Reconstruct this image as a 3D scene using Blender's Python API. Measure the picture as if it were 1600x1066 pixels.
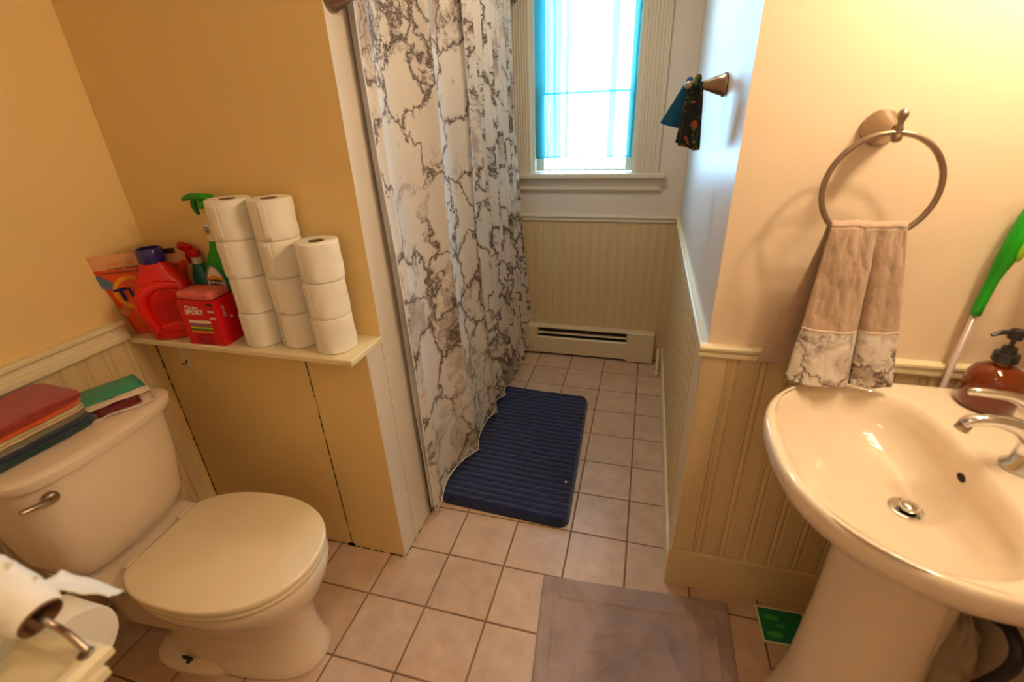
import bpy, bmesh, math, random
from mathutils import Matrix, Vector, noise
from math import sin, cos, pi, sqrt, exp
random.seed(7)
S = bpy.context.scene
for o in list(bpy.data.objects): bpy.data.objects.remove(o)
COL = S.collection

# ---------------------------------------------------------------- camera
cd = bpy.data.cameras.new('camera'); cam = bpy.data.objects.new('camera', cd); COL.objects.link(cam)
cd.sensor_width = 36; cd.lens = 734.67/1600*36; cd.clip_start = .05
RM = Matrix(((0.964544,0.26151631,-0.03555399),(-0.08366845,0.43075722,0.898581),(0.25030873,-0.86374616,0.43736496)))
M4 = RM.transposed().to_4x4(); M4.translation = Vector((0,0,1.5)); cam.matrix_world = M4
cd.dof.use_dof = True; cd.dof.focus_distance = 2.1; cd.dof.aperture_fstop = 2.6
S.camera = cam
# ---------------------------------------------------------------- world, exposure
S.view_settings.view_transform = 'Standard'; S.view_settings.look = 'None'
S.view_settings.gamma = 1; S.view_settings.use_curve_mapping = False
S.view_settings.exposure = 0.0
w = bpy.data.worlds.new('sky'); S.world = w; w.use_nodes = True
bg = w.node_tree.nodes['Background']; bg.inputs[0].default_value = (.33,.66,1.0,1); bg.inputs[1].default_value = 42.0
def area(name, loc, rot, sx, sy, power, col):
    l = bpy.data.lights.new(name,'AREA'); l.shape='RECTANGLE'; l.size=sx; l.size_y=sy; l.energy=power; l.color=col
    o = bpy.data.objects.new(name,l); COL.objects.link(o); o.location=loc; o.rotation_euler=rot; return o
portal = area('window_portal', (-.37,3.02,1.65), (-pi/2,0,0), .62, 1.0, 1, (1,1,1)); portal.data.cycles.is_portal = True
BULB_COL = (1.0,.78,.50); BULB_W = 12.4
CL = area('entry_fill_light', (-.05,-.15,2.34), (0,0,0), .28, .28, 2.2, (1.0,.80,.55)); CL.data.shape='DISK'  # added fill from behind the camera, no known lamp there
AL = area('alcove_fill_light', (-.28,1.95,2.36), (0,0,0), .22, .22, 6.8, (1.0,.78,.53)); AL.data.shape='DISK'  # added fill to brighten the alcove, no known lamp there
BULBS = [(.71,.70,2.12),(.71,.86,2.12),(.71,1.02,2.12)]
for b in BULBS:
    l = bpy.data.lights.new('vanity_bulb_light','POINT'); l.energy = BULB_W; l.color = BULB_COL; l.shadow_soft_size = .03
    o = bpy.data.objects.new('vanity_bulb_light', l); COL.objects.link(o); o.location = (b[0], b[1], b[2]-.12)

# ---------------------------------------------------------------- materials
def lin(c): return tuple(((v/255+.055)/1.055)**2.4 if v/255>.04045 else v/255/12.92 for v in c)
class NT:
    def __init__(s, name):
        s.m = bpy.data.materials.new(name); s.m.use_nodes = True; s.t = s.m.node_tree
        s.b = s.t.nodes['Principled BSDF']; s.out = s.t.nodes['Material Output']
    def n(s, typ, **kw):
        nd = s.t.nodes.new(typ)
        for k,v in kw.items():
            if k in nd.inputs: nd.inputs[k].default_value = v
            else: setattr(nd, k, v)
        return nd
    def l(s, a, b): s.t.links.new(a, b)
def mat(name, col, rough=.5, metal=0, bump=0, bscale=60, vary=0, vscale=6, sheen=0, coat=0, trans=0, spec=None, emit=None, stretch=None, sss=0):
    k = NT(name); b = k.b
    c = tuple(col)+(1,)
    b.inputs['Base Color'].default_value = c; b.inputs['Roughness'].default_value = rough; b.inputs['Metallic'].default_value = metal
    if spec is not None: b.inputs['Specular IOR Level'].default_value = spec
    if sheen: b.inputs['Sheen Weight'].default_value = sheen; b.inputs['Sheen Roughness'].default_value=.5
    if coat: b.inputs['Coat Weight'].default_value = coat; b.inputs['Coat Roughness'].default_value=.05
    if trans: b.inputs['Transmission Weight'].default_value = trans
    if sss:
        b.inputs['Subsurface Weight'].default_value = sss; b.inputs['Subsurface Radius'].default_value=(.02,.015,.01); b.inputs['Subsurface Scale'].default_value=.5
    if emit: b.inputs['Emission Color'].default_value = tuple(emit[0])+(1,); b.inputs['Emission Strength'].default_value = emit[1]
    tc = k.n('ShaderNodeTexCoord')
    src = tc.outputs['Object']
    if stretch:
        mp = k.n('ShaderNodeMapping'); mp.inputs['Scale'].default_value = stretch; k.l(src, mp.inputs[0]); src = mp.outputs[0]
    if vary:
        nz = k.n('ShaderNodeTexNoise', Scale=vscale, Detail=5.0); k.l(src, nz.inputs['Vector'])
        mx = k.n('ShaderNodeMix', data_type='RGBA'); mx.inputs[6].default_value = c
        mx.inputs[7].default_value = tuple(v*(1-vary) for v in col)+(1,)
        rp = k.n('ShaderNodeMapRange'); rp.inputs[1].default_value=.4; rp.inputs[2].default_value=.7; k.l(nz.outputs[0], rp.inputs[0])
        k.l(rp.outputs[0], mx.inputs[0]); k.l(mx.outputs[2], b.inputs['Base Color'])
    if bump:
        nz = k.n('ShaderNodeTexNoise', Scale=bscale, Detail=4.0); k.l(src, nz.inputs['Vector'])
        bp = k.n('ShaderNodeBump', Strength=bump, Distance=.004); k.l(nz.outputs[0], bp.inputs['Height']); k.l(bp.outputs[0], b.inputs['Normal'])
    return k.m
def marble(name, uv=True, scale=1.0, base=(.84,.75,.65), transl=.25, vein=(.13,.085,.065)):
    k = NT(name); b = k.b; b.inputs['Roughness'].default_value=.75
    tc = k.n('ShaderNodeTexCoord'); mp = k.n('ShaderNodeMapping'); mp.inputs['Scale'].default_value=(scale,)*3
    k.l(tc.outputs['UV' if uv else 'Object'], mp.inputs[0])
    n1 = k.n('ShaderNodeTexNoise', Scale=5.0, Detail=6.0, Roughness=.65); k.l(mp.outputs[0], n1.inputs['Vector'])
    sc = k.n('ShaderNodeVectorMath', operation='SCALE'); sc.inputs['Scale'].default_value=.34
    k.l(n1.outputs['Color'], sc.inputs[0])
    ad = k.n('ShaderNodeVectorMath', operation='ADD'); k.l(mp.outputs[0], ad.inputs[0]); k.l(sc.outputs[0], ad.inputs[1])
    def edge(s, lo, hi):
        v = k.n('ShaderNodeTexVoronoi', feature='DISTANCE_TO_EDGE', Scale=s); k.l(ad.outputs[0], v.inputs['Vector'])
        r = k.n('ShaderNodeMapRange'); r.inputs[1].default_value=lo; r.inputs[2].default_value=hi; r.inputs[3].default_value=1; r.inputs[4].default_value=0
        k.l(v.outputs['Distance'], r.inputs[0]); return r.outputs[0]
    def blotch(s, lo, hi, off):
        m2 = k.n('ShaderNodeMapping'); m2.inputs['Location'].default_value=(off,off*.7,0); k.l(ad.outputs[0], m2.inputs[0])
        n = k.n('ShaderNodeTexNoise', Scale=s, Detail=4.0); k.l(m2.outputs[0], n.inputs['Vector'])
        r = k.n('ShaderNodeMapRange'); r.inputs[1].default_value=lo; r.inputs[2].default_value=hi; k.l(n.outputs[0], r.inputs[0]); return r.outputs[0]
    def mul(a,c2):
        m = k.n('ShaderNodeMath', operation='MULTIPLY'); k.l(a,m.inputs[0]); k.l(c2,m.inputs[1]); return m.outputs[0]
    def mix(fac, a, col):
        m = k.n('ShaderNodeMix', data_type='RGBA'); k.l(fac, m.inputs[0])
        if isinstance(a, tuple): m.inputs[6].default_value=a+(1,)
        else: k.l(a, m.inputs[6])
        m.inputs[7].default_value = col+(1,); return m.outputs[2]
    e1 = edge(4.6, .004, .052); e2 = edge(4.6, .0, .11); e3 = edge(17.0, .0, .10)
    b1 = blotch(3.0,.44,.54,0.0); b2 = blotch(3.4,.46,.56,3.1); b3 = blotch(4.2,.50,.58,7.7); b4=blotch(2.6,.34,.42,12.0)
    c = mix(blotch(2.0,.35,.75,5.5), base, tuple(v*.90 for v in base))
    c = mix(mul(b2,b3), c, tuple(v*a_ for v,a_ in zip(base,(.62,.56,.52))))
    c = mix(mul(e2,b2), c, tuple(v*a_ for v,a_ in zip(base,(.46,.38,.34))))
    c = mix(mul(e1,b4), c, vein)
    c = mix(mul(e3,mul(b3,b1)), c, tuple(v*.55 for v in vein))
    k.l(c, b.inputs['Base Color'])
    if transl:
        tr = k.n('ShaderNodeBsdfTranslucent'); k.l(c, tr.inputs[0])
        ms = k.n('ShaderNodeMixShader'); ms.inputs[0].default_value = transl
        k.l(b.outputs[0], ms.inputs[1]); k.l(tr.outputs[0], ms.inputs[2]); k.l(ms.outputs[0], k.out.inputs[0])
    return k.m
def sheer(name, col, tp):
    k = NT(name); t = k.n('ShaderNodeBsdfTransparent'); t.inputs[0].default_value=(1,1,1,1)
    tl = k.n('ShaderNodeBsdfTranslucent'); tl.inputs[0].default_value = tuple(col)+(1,)
    k.b.inputs['Base Color'].default_value = tuple(col)+(1,); k.b.inputs['Roughness'].default_value=.8
    a = k.n('ShaderNodeMixShader'); a.inputs[0].default_value=.6; k.l(k.b.outputs[0], a.inputs[1]); k.l(tl.outputs[0], a.inputs[2])
    m = k.n('ShaderNodeMixShader'); m.inputs[0].default_value=tp; k.l(a.outputs[0], m.inputs[1]); k.l(t.outputs[0], m.inputs[2]); k.l(m.outputs[0], k.out.inputs[0])
    return k.m
def glass(name, col=(1,1,1), rough=0.0):
    k = NT(name); t = k.n('ShaderNodeBsdfTransparent'); t.inputs[0].default_value=tuple(col)+(1,)
    g = k.n('ShaderNodeBsdfGlossy'); g.inputs['Roughness'].default_value=.02
    fr = k.n('ShaderNodeFresnel'); m = k.n('ShaderNodeMixShader'); k.l(fr.outputs[0], m.inputs[0]); k.l(t.outputs[0], m.inputs[1]); k.l(g.outputs[0], m.inputs[2]); k.l(m.outputs[0], k.out.inputs[0])
    return k.m
def tilemat():
    k = NT('ceramic_tile'); b = k.b; b.inputs['Roughness'].default_value=.32
    tc = k.n('ShaderNodeTexCoord'); oi = k.n('ShaderNodeObjectInfo')
    ad = k.n('ShaderNodeVectorMath', operation='ADD'); k.l(tc.outputs['Object'], ad.inputs[0])
    cm = k.n('ShaderNodeCombineXYZ'); ml = k.n('ShaderNodeMath', operation='MULTIPLY'); ml.inputs[1].default_value=37
    k.l(oi.outputs['Random'], ml.inputs[0]); k.l(ml.outputs[0], cm.inputs[0]); k.l(ml.outputs[0], cm.inputs[1]); k.l(cm.outputs[0], ad.inputs[1])
    nz = k.n('ShaderNodeTexNoise', Scale=14.0, Detail=6.0, Roughness=.6); k.l(ad.outputs[0], nz.inputs['Vector'])
    cr = k.n('ShaderNodeValToRGB'); cr.color_ramp.elements[0].position=.3; cr.color_ramp.elements[0].color=lin((194,162,136))+(1,)
    cr.color_ramp.elements[1].position=.75; cr.color_ramp.elements[1].color=lin((218,190,164))+(1,)
    k.l(nz.outputs[0], cr.inputs[0])
    hs = k.n('ShaderNodeHueSaturation'); mr = k.n('ShaderNodeMapRange'); mr.inputs[3].default_value=.95; mr.inputs[4].default_value=1.04
    k.l(oi.outputs['Random'], mr.inputs[0]); k.l(mr.outputs[0], hs.inputs['Value']); k.l(cr.outputs[0], hs.inputs['Color']); k.l(hs.outputs[0], b.inputs['Base Color'])
    n2 = k.n('ShaderNodeTexNoise', Scale=60.0, Detail=3.0); k.l(tc.outputs['Object'], n2.inputs['Vector'])
    bp = k.n('ShaderNodeBump', Strength=.12, Distance=.002); k.l(n2.outputs[0], bp.inputs['Height']); k.l(bp.outputs[0], b.inputs['Normal'])
    return k.m
PAINT = mat('cream_wall_paint', lin((234,213,186)), .42, bump=.25, bscale=9, stretch=(1,1,3.5))
PAINTY = mat('yellow_cream_wall_paint', lin((238,208,144)), .5, bump=.15, bscale=9)
PALE = mat('pale_wall_paint', lin((226,216,204)), .38, bump=.3, bscale=10, stretch=(1,4,1))
WAINS = mat('wainscot_paint', lin((220,196,150)), .42, bump=.08, bscale=25, vary=.03, vscale=5)
TRIM = mat('trim_paint', lin((236,222,184)), .35, bump=.10, bscale=30)
TRIMW = mat('window_trim_paint', lin((222,210,188)), .38, bump=.10, bscale=30)
CEIL = mat('ceiling_paint', lin((214,200,176)), .9)
GROUT = mat('brown_grout', lin((142,112,90)), .9, vary=.35, vscale=9, bump=.4, bscale=120)
TILE = tilemat()
PORC = mat('white_porcelain', lin((240,222,198)), .12, coat=.6)
SEAT = mat('white_seat_plastic', lin((243,226,192)), .16)
CHROME = mat('chrome', (.75,.75,.76), .12, 1)
NICKEL = mat('brushed_nickel', lin((168,150,132)), .3, 1)
BRONZE = mat('dark_nickel', lin((130,112,92)), .35, 1)
DARK = mat('dark_gap', (.02,.016,.012), .8)
BLACK = mat('black_plastic', (.012,.012,.014), .3)
PAPER = mat('toilet_paper', lin((246,240,226)), .95, bump=.5, bscale=28, stretch=(1,1,3), sss=.0)
CARD = mat('cardboard', lin((120,85,60)), .9)
TOWEL = mat('taupe_terry', lin((188,160,138)), 1.0, bump=.45, bscale=420, sheen=.3, vary=.10, vscale=30)
MATG = mat('grey_terry_mat', lin((176,154,148)), 1.0, bump=.5, bscale=300, sheen=.2, vary=.20, vscale=9)
NAVY = mat('navy_pile', lin((13,32,82)), 1.0, bump=.9, bscale=240, sheen=.3, vary=.5, vscale=12)
MARB = marble('marble_print_fabric', scale=1.0)
MARBT = marble('marble_print_hem', scale=2.3, transl=0, base=(.74,.68,.62))
LINER = mat('white_liner', (.8,.78,.74), .5)
TEAL = sheer('teal_sheer_fabric', lin((84,172,176)), .36)
GLASS = glass('window_glass'); 
HEAT = mat('heater_enamel', lin((222,206,172)), .4)
REDP = mat('red_plastic', lin((222,26,14)), .28)
BLUEC = mat('blue_translucent_cap', lin((44,34,120)), .2, coat=.3)
ORBAG = mat('orange_pouch_film', lin((232,84,26)), .3, bump=.6, bscale=18)
def flat(name, c, r=.5): return mat(name, lin(c), r)

# ---------------------------------------------------------------- mesh helpers
def link(o, parent=None):
    COL.objects.link(o)
    if parent is not None: o.parent = parent
    return o
ROOTM = {}
def rootof(o):
    while o.parent is not None: o = o.parent
    return o
def obj(name, bm, m, parent=None, smooth=False, local=False, sub=0, solid=0, label=None, autos=None):
    """bm: bmesh in world coords (or root-local when local)"""
    if parent is not None and not local:
        r = rootof(parent); bm.transform(ROOTM.get(r.name, Matrix()).inverted())
    me = bpy.data.meshes.new(name)
    bmesh.ops.recalc_face_normals(bm, faces=bm.faces)
    bm.to_mesh(me); bm.free()
    ms = m if isinstance(m,(list,tuple)) else [m]
    for x in ms: me.materials.append(x)
    if smooth or autos:
        me.shade_smooth()
        if autos: me.set_sharp_from_angle(angle=math.radians(autos))
    o = bpy.data.objects.new(name, me); link(o, parent)
    if solid:
        md = o.modifiers.new('thickness','SOLIDIFY'); md.thickness = solid; md.offset = 0
    if sub:
        md = o.modifiers.new('smooth','SUBSURF'); md.levels = sub; md.render_levels = sub
    if label: o['label']=label
    return o
def tag(o, label, cat, group=None, kind=None):
    if label: o['label']=label
    if cat: o['category']=cat
    if group: o['group']=group
    if kind: o['kind']=kind
    return o
def thing(name, label, cat, loc, rz=0, group=None):
    o = bpy.data.objects.new(name, None); o.empty_display_size=.05; COL.objects.link(o)
    o.location = loc; o.rotation_euler=(0,0,rz); ROOTM[o.name] = Matrix.Translation(loc) @ Matrix.Rotation(rz,4,'Z')
    return tag(o, label, cat, group)
def struct(name, bm, m, **kw):
    o = obj(name, bm, m, **kw); o['kind']='structure'; return o
def B(): return bmesh.new()
def box(bm, x0,x1,y0,y1,z0,z1, bev=0, seg=2, M=None, mi=0):
    vs = [bm.verts.new((x,y,z)) for x in (x0,x1) for y in (y0,y1) for z in (z0,z1)]
    idx = [(0,1,3,2),(4,6,7,5),(0,4,5,1),(2,3,7,6),(0,2,6,4),(1,5,7,3)]
    fs = [bm.faces.new([vs[i] for i in f]) for f in idx]
    for f in fs: f.material_index = mi
    geo = vs
    if bev:
        es = {e for f in fs for e in f.edges}
        r = bmesh.ops.bevel(bm, geom=list(es), offset=bev, segments=seg, affect='EDGES', profile=.5)
        geo = list({v for f in r['faces'] for v in f.verts})
    if M is not None: bmesh.ops.transform(bm, matrix=M, verts=[v for v in geo if v.is_valid])
    return bm
def bx(*a, **k): return box(B(), *a, **k)
def loft(bm, rings, close=True, cap0=False, cap1=False, mi=0):
    R = [[bm.verts.new(p) for p in r] for r in rings]
    n = len(R[0])
    for a,b in zip(R, R[1:]):
        for i in range(n if close else n-1):
            j = (i+1)%n
            f = bm.faces.new((a[i],a[j],b[j],b[i])); f.material_index = mi
    if cap0: bm.faces.new(R[0][::-1]).material_index = mi
    if cap1: bm.faces.new(R[-1]).material_index = mi
    return bm
def lathe(bm, prof, M=None, n=24, cap=(True,True), mi=0):
    rings = []
    for r,z in prof:
        rings.append([Vector((r*cos(2*pi*i/n), r*sin(2*pi*i/n), z)) for i in range(n)])
    if M is not None: rings = [[M@p for p in r] for r in rings]
    return loft(bm, rings, True, cap[0], cap[1], mi)
def axisM(loc, d):
    d = Vector(d).normalized(); return Matrix.Translation(loc) @ d.to_track_quat('Z','Y').to_matrix().to_4x4()
def smoothpath(pts, n):
    P = [Vector(p) for p in pts]; P = [2*P[0]-P[1]]+P+[2*P[-1]-P[-2]]; out=[]
    for i in range(1,len(P)-2):
        for k in range(n):
            t=k/n; a,b,c,d=P[i-1:i+3]
            out.append(.5*((2*b)+(c-a)*t+(2*a-5*b+4*c-d)*t*t+(3*b-a-3*c+d)*t**3))
    out.append(P[-2]); return out
def tube(bm, pts, r, n=10, closed=False, cap=True, sm=0, flat_=1.0, mi=0):
    P = smoothpath(pts, sm) if sm else [Vector(p) for p in pts]
    N = len(P); rs = r if isinstance(r,(list,tuple)) else [r]*N
    if len(rs)!=N:
        rr=[]
        for i in range(N):
            t=i/(N-1)*(len(rs)-1); k=min(int(t),len(rs)-2); rr.append(rs[k]*(1-(t-k))+rs[k+1]*(t-k))
        rs=rr
    rings=[]; up=None
    for i in range(N):
        a=P[(i-1)%N] if (closed or i>0) else P[i]; b=P[(i+1)%N] if (closed or i<N-1) else P[i]
        d=(b-a).normalized()
        if up is None: up = d.orthogonal().normalized()
        up=(up-d*up.dot(d)).normalized(); s=d.cross(up)
        rings.append([P[i]+(up*cos(2*pi*k/n)*flat_+s*sin(2*pi*k/n))*rs[i] for k in range(n)])
    if closed: rings.append(rings[0][:])
    return loft(bm, rings, True, cap and not closed, cap and not closed, mi)
def grid(bm, nu, nv, fn, uvfn=None, mi=None):
    uvl = bm.loops.layers.uv.verify() if uvfn else None
    V=[[bm.verts.new(fn(u/nu,v/nv)) for v in range(nv+1)] for u in range(nu+1)]
    for u in range(nu):
        for v in range(nv):
            f=bm.faces.new((V[u][v],V[u+1][v],V[u+1][v+1],V[u][v+1]))
            if mi: f.material_index = mi((u+.5)/nu,(v+.5)/nv)
            if uvl:
                for lp,(a,b) in zip(f.loops,((u,v),(u+1,v),(u+1,v+1),(u,v+1))): lp[uvl].uv=uvfn(a/nu,b/nv)
    return bm
def text(name, s, size, M, m, parent, align='CENTER', sx=1, depth=.0004, shear=0, label=None, bold=0):
    cu = bpy.data.curves.new(name,'FONT'); cu.body=s; cu.size=size; cu.align_x=align; cu.align_y='CENTER'; cu.extrude=depth; cu.shear=shear; cu.offset=bold; cu.resolution_u=2
    t = bpy.data.objects.new('tmp',cu); COL.objects.link(t)
    dg = bpy.context.evaluated_depsgraph_get(); me = bpy.data.meshes.new_from_object(t.evaluated_get(dg))
    bpy.data.objects.remove(t)
    bm = B(); bm.from_mesh(me); bpy.data.meshes.remove(me)
    bm.transform(M @ Matrix.Diagonal((sx,1,1,1)))
    return obj(name, bm, m, parent, label=label)
def nz(x,y=0,z=0): return noise.noise(Vector((x,y,z)))

# ---------------------------------------------------------------- room shell
X0,XS,YW,YS,YN,XP,YL = -1.60, .19, 2.86, 1.212, 1.17, -.766, 1.08
XV = .87; ZC = 2.4; YB = -.75; XC, YC = -.63, .197
struct('floor', bx(X0-.1,XV+.1,YB-.1,YW+.1,-.08,-.0016), GROUT)
floor = bpy.data.objects['floor']
# tiles, each its own piece
TP = .2159; TX = -.8255; TY = 1.3459; g = .0031
zones = [(X0+.003,XV-.003,YB,YL-.004),(XP+.002,XV-.003,YL-.004,YS-.02),(-.80,XS-.02,YS-.02,YW-.003)]
tm = {}
for i in range(-5,9):
    for j in range(-7,9):
        ax0,ax1,ay0,ay1 = TX+i*TP+g, TX+(i+1)*TP-g, TY+j*TP+g, TY+(j+1)*TP-g
        if ay1 < .1: continue
        ax0,ax1,ay0,ay1 = max(ax0,X0+.001),min(ax1,XV),ay0,min(ay1,YW)
        if ax1-ax0<.012 or ay1-ay0<.012: continue
        if not any(min(ax1,z[1])-max(ax0,z[0])>.006 and min(ay1,z[3])-max(ay0,z[2])>.006 for z in zones): continue
        out=[(ax0,ax1,ay0,ay1)]
        for a,b,c,d in out:
            key=(round(b-a,4),round(d-c,4))
            if key not in tm:
                bm=B(); hx,hy=(b-a)/2,(d-c)/2
                box(bm,-hx,hx,-hy,hy,-.004,.0,.0013,1)
                me=bpy.data.meshes.new('tile'); bm.to_mesh(me); bm.free(); me.materials.append(TILE); tm[key]=me
            o=bpy.data.objects.new('tile',tm[key]); link(o,floor); o.location=((a+b)/2,(c+d)/2,random.uniform(-.0004,.0004))
struct('ceiling', bx(X0-.1,XV+.1,YB-.1,YW+.1,ZC,ZC+.08), CEIL)
struct('wall_left', bx(X0-.1,X0,YB-.1,YW+.1,-.004,ZC), PAINTY)
wpart = struct('wall_partition', bx(X0,XP,YN,YN+.135,-.004,ZC,M=None), [PAINTY,PALE])
for f in wpart.data.polygons:
    if f.normal.x>.5: f.material_index=1
struct('wall_tub', bx(X0,X0+.01,YN+.135,YW,0,ZC), PALE)
# lower furring of the partition: two boards with a cracked joint, and the end board
t = wpart
def board(bm_, m_, parent, name='panel'): return obj(name, bm_, m_, parent)
board(bx(X0+.002,-.9935,YL,YN-.001,.004,.866,.002,1), PAINTY, t)
board(bx(-.9905,XP,YL,YN-.001,.0,.866,.002,1), [PAINTY,PALE], t)
for f in bpy.data.objects['panel.001'].data.polygons:
    if f.normal.x>.5: f.material_index=1
# chips / dirt at the foot of the joint and along the floor
bm=B()
for k in range(46):
    x=random.uniform(-1.25,-.78); 
    if k<14: x=-.992+random.gauss(0,.012)
    h=random.uniform(.002,.006)+(.012*exp(-((x+.992)/.02)**2) if k<14 else 0); ww=random.uniform(.002,.009)
    box(bm,x-ww,x+ww,YL-.0012,YL,.0,h)
for k in range(60):
    z=random.uniform(.03,.85); box(bm,-.9932-.0004*random.random(),-.9912+.0006*random.random(),YL-.0005,YL+.0005,z,z+random.uniform(.004,.03))
for k in range(24):
    y=random.uniform(YL,1.33); box(bm,XP,XP+.0012,y,y+random.uniform(.006,.02),0,random.uniform(.001,.004))
o=obj('paint_chip',bm,DARK,t); o['kind']='stuff'
# dark gap in the nook corner
bm=B()
for k in range(50):
    z=.1+.78*k/50; wd=random.uniform(.0004,.0022); box(bm,X0+.0005,X0+.001+wd,YL-.0008-wd,YL-.0002,z,z+random.uniform(.006,.017))
o=obj('corner_crack',bm,DARK,t); o['kind']='stuff'

# wall with the towel ring, and the jamb wall of the alcove
wall_r = struct('wall_right', bx(XS,XS+.12,YS+.12,YW+.1,-.004,ZC), PALE)
wall_s = struct('wall_sink', bx(XS,XV+.1,YS,YS+.12,-.004,ZC), [PAINT,PALE])
for f in wall_s.data.polygons:
    if f.normal.x<-.5: f.material_index=1
struct('wall_vanity', bx(XV,XV+.1,YB-.1,YS,-.004,ZC), PAINT)
struct('wall_behind', bx(X0,XV,YB-.1,YB,-.004,ZC), PAINT)
struct('wall_entry', bx(XC-.115,XC,YB,YC,-.004,.862), PAINTY)
# window wall around the opening
WX0,WX1,WZ0,WZ1 = -.665,-.075,1.165,2.16
bm=B()
box(bm,X0,WX0,YW,YW+.14,-.004,ZC); box(bm,WX1,XS,YW,YW+.14,-.004,ZC); box(bm,WX0,WX1,YW,YW+.14,-.004,WZ0); box(bm,WX0,WX1,YW,YW+.14,WZ1,ZC)
wall_w = struct('wall_window', bm, PALE)

# beadboard: one profile, three heights
def bead_mesh(w_, h, th=.008):
    pts=[(0,.0),(.0,.55),(.006,1.0),(.012,.4),(.016,.8),(.020,1.0),(.024,.8),(.028,.35),(.032,1.0)]
    pts=[(x,1-(1-d)*(.45 if w_<.06 else .9)) if i else (x,d) for i,(x,d) in enumerate(pts)]
    prof=[(x*w_/.0705, -(d*th)) for x,d in pts]+[(w_,-th)]
    bm=B(); R=[]
    for z in (0,h): R.append([bm.verts.new((x,y,z)) for x,y in prof]+[bm.verts.new((w_,0,z))])
    n=len(R[0])
    for i in range(n): bm.faces.new((R[0][i],R[0][(i+1)%n],R[1][(i+1)%n],R[1][i]))
    bm.faces.new(R[0]); bm.faces.new(R[1][::-1])
    bmesh.ops.recalc_face_normals(bm, faces=bm.faces)
    me=bpy.data.meshes.new('beadboard'); bm.to_mesh(me); bm.free(); me.materials.append(WAINS); return me
def boards(parent, start, length, w_, h, z, axis, face):
    """axis 'x': run along +x, facing -y at y=face; 'y-': facing -x at x=face; 'y+': facing +x"""
    me=bead_mesh(w_-.0006,h); n=int(length/w_)
    for i in range(n):
        o=bpy.data.objects.new('beadboard',me); link(o,parent)
        if axis=='x': o.location=(start+i*w_,face,z)
        elif axis=='y-': o.location=(face,start+(i+1)*w_,z); o.rotation_euler=(0,0,-pi/2)
        else: o.location=(face,start+i*w_,z); o.rotation_euler=(0,0,pi/2)
obj('corner_board', bx(XS-.002,.244,YS-.010,YS,.17,.90,.002,1), WAINS, wall_s)
boards(wall_s, .245, .62, .0705, .73, .17, 'x', YS)
boards(wall_r, YS+.122, 1.52, .0705, .80, .10, 'y-', XS)
obj('corner_board', bx(XS-.010,XS,YS-.010,YS+.12,.09,.90,.002,1), WAINS, wall_r)
boards(wall_w, -.822, 1.0085, .056, .91, .01, 'x', YW)
wl = bpy.data.objects['wall_left']
boards(wl, YC+.002, .882, .0705, .88, .01, 'y+', X0)

# chair rails and baseboards (stepped profiles)
def rail_profile(p, a, b, out, name, m, ends=True):
    """p: list of (depth,z); from a to b; out = outward unit vector"""
    A,Bv,O=Vector(a),Vector(b),Vector(out)
    bm=B(); r0=[A+O*d+Vector((0,0,z)) for d,z in p]; r1=[Bv+O*d+Vector((0,0,z)) for d,z in p]
    loft(bm,[r0,r1],True,True,True); return struct(name,bm,m)
RP=[(0,.895),(.014,.895),(.016,.899),(.016,.908),(.012,.911),(.016,.914),(.020,.920),(.020,.926),(.016,.930),(0,.930)]
rail_profile(RP,(XS-.02,YS,0),(XV-.001,YS,0),(0,-1,0),'trim_1',TRIM)
rail_profile(RP,(XS,YS-.0001,0),(XS,YW-.001,0),(-1,0,0),'trim_2',TRIM)
rail_profile([(d,z+.003) for d,z in RP],(XP-.2,YW,0),(XS-.021,YW,0),(0,-1,0),'trim_3',TRIMW)
LR=[(0,.888),(.020,.888),(.026,.894),(.026,.908),(.022,.912),(.022,.920),(.018,.924),(.018,.936),(.028,.944),(.028,.952),(.020,.956),(0,.956)]
LR=[(d,z-.008) for d,z in LR]
rail_profile(LR,(X0,YC+.001,0),(X0,.998,0),(1,0,0),'trim_4',TRIM)
BBp=[(0,0),(.012,0),(.012,.158),(.008,.166),(0,.170)]
rail_profile(BBp,(XS-.018,YS,0),(XV-.001,YS,0),(0,-1,0),'baseboard_sink',WAINS)
rail_profile([(0,0),(.018,0),(.018,.09),(.012,.098),(0,.10)],(XS,YS-.006,0),(XS,YW-.001,0),(-1,0,0),'baseboard_right',TRIM)
rail_profile([(0,0),(.012,0),(.012,.10),(.006,.108),(0,.11)],(X0+.009,YC+.001,0),(X0+.009,YL-.003,0),(1,0,0),'baseboard_left',WAINS)
# corner wall chair rail (blurred foreground, bottom left)
def corner_rail():
    bm=B(); p=[(0,.862),(.010,.862),(.010,.874),(.006,.880),(.012,.888),(.020,.894),(.020,.905),(.012,.911)]
    hw=.0575; R=[]
    for d,z in p: R.append([Vector((XC-hw+sx*(hw+d),y,z)) for sx,y in ((-1,YB+.001),(1,YB+.001),(1,YC+d),(-1,YC+d))])
    R+= [[Vector((XC-hw+sx*(hw-k),y,z)) for sx,y in ((-1,YB+.001),(1,YB+.001),(1,YC-k),(-1,YC-k))] for k,z in ((-.002,.911),(.006,.909),(.012,.902),(.018,.9015))]
    loft(bm,R,True,True,True); return bm
struct('trim_5', corner_rail(), TRIM)

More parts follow.
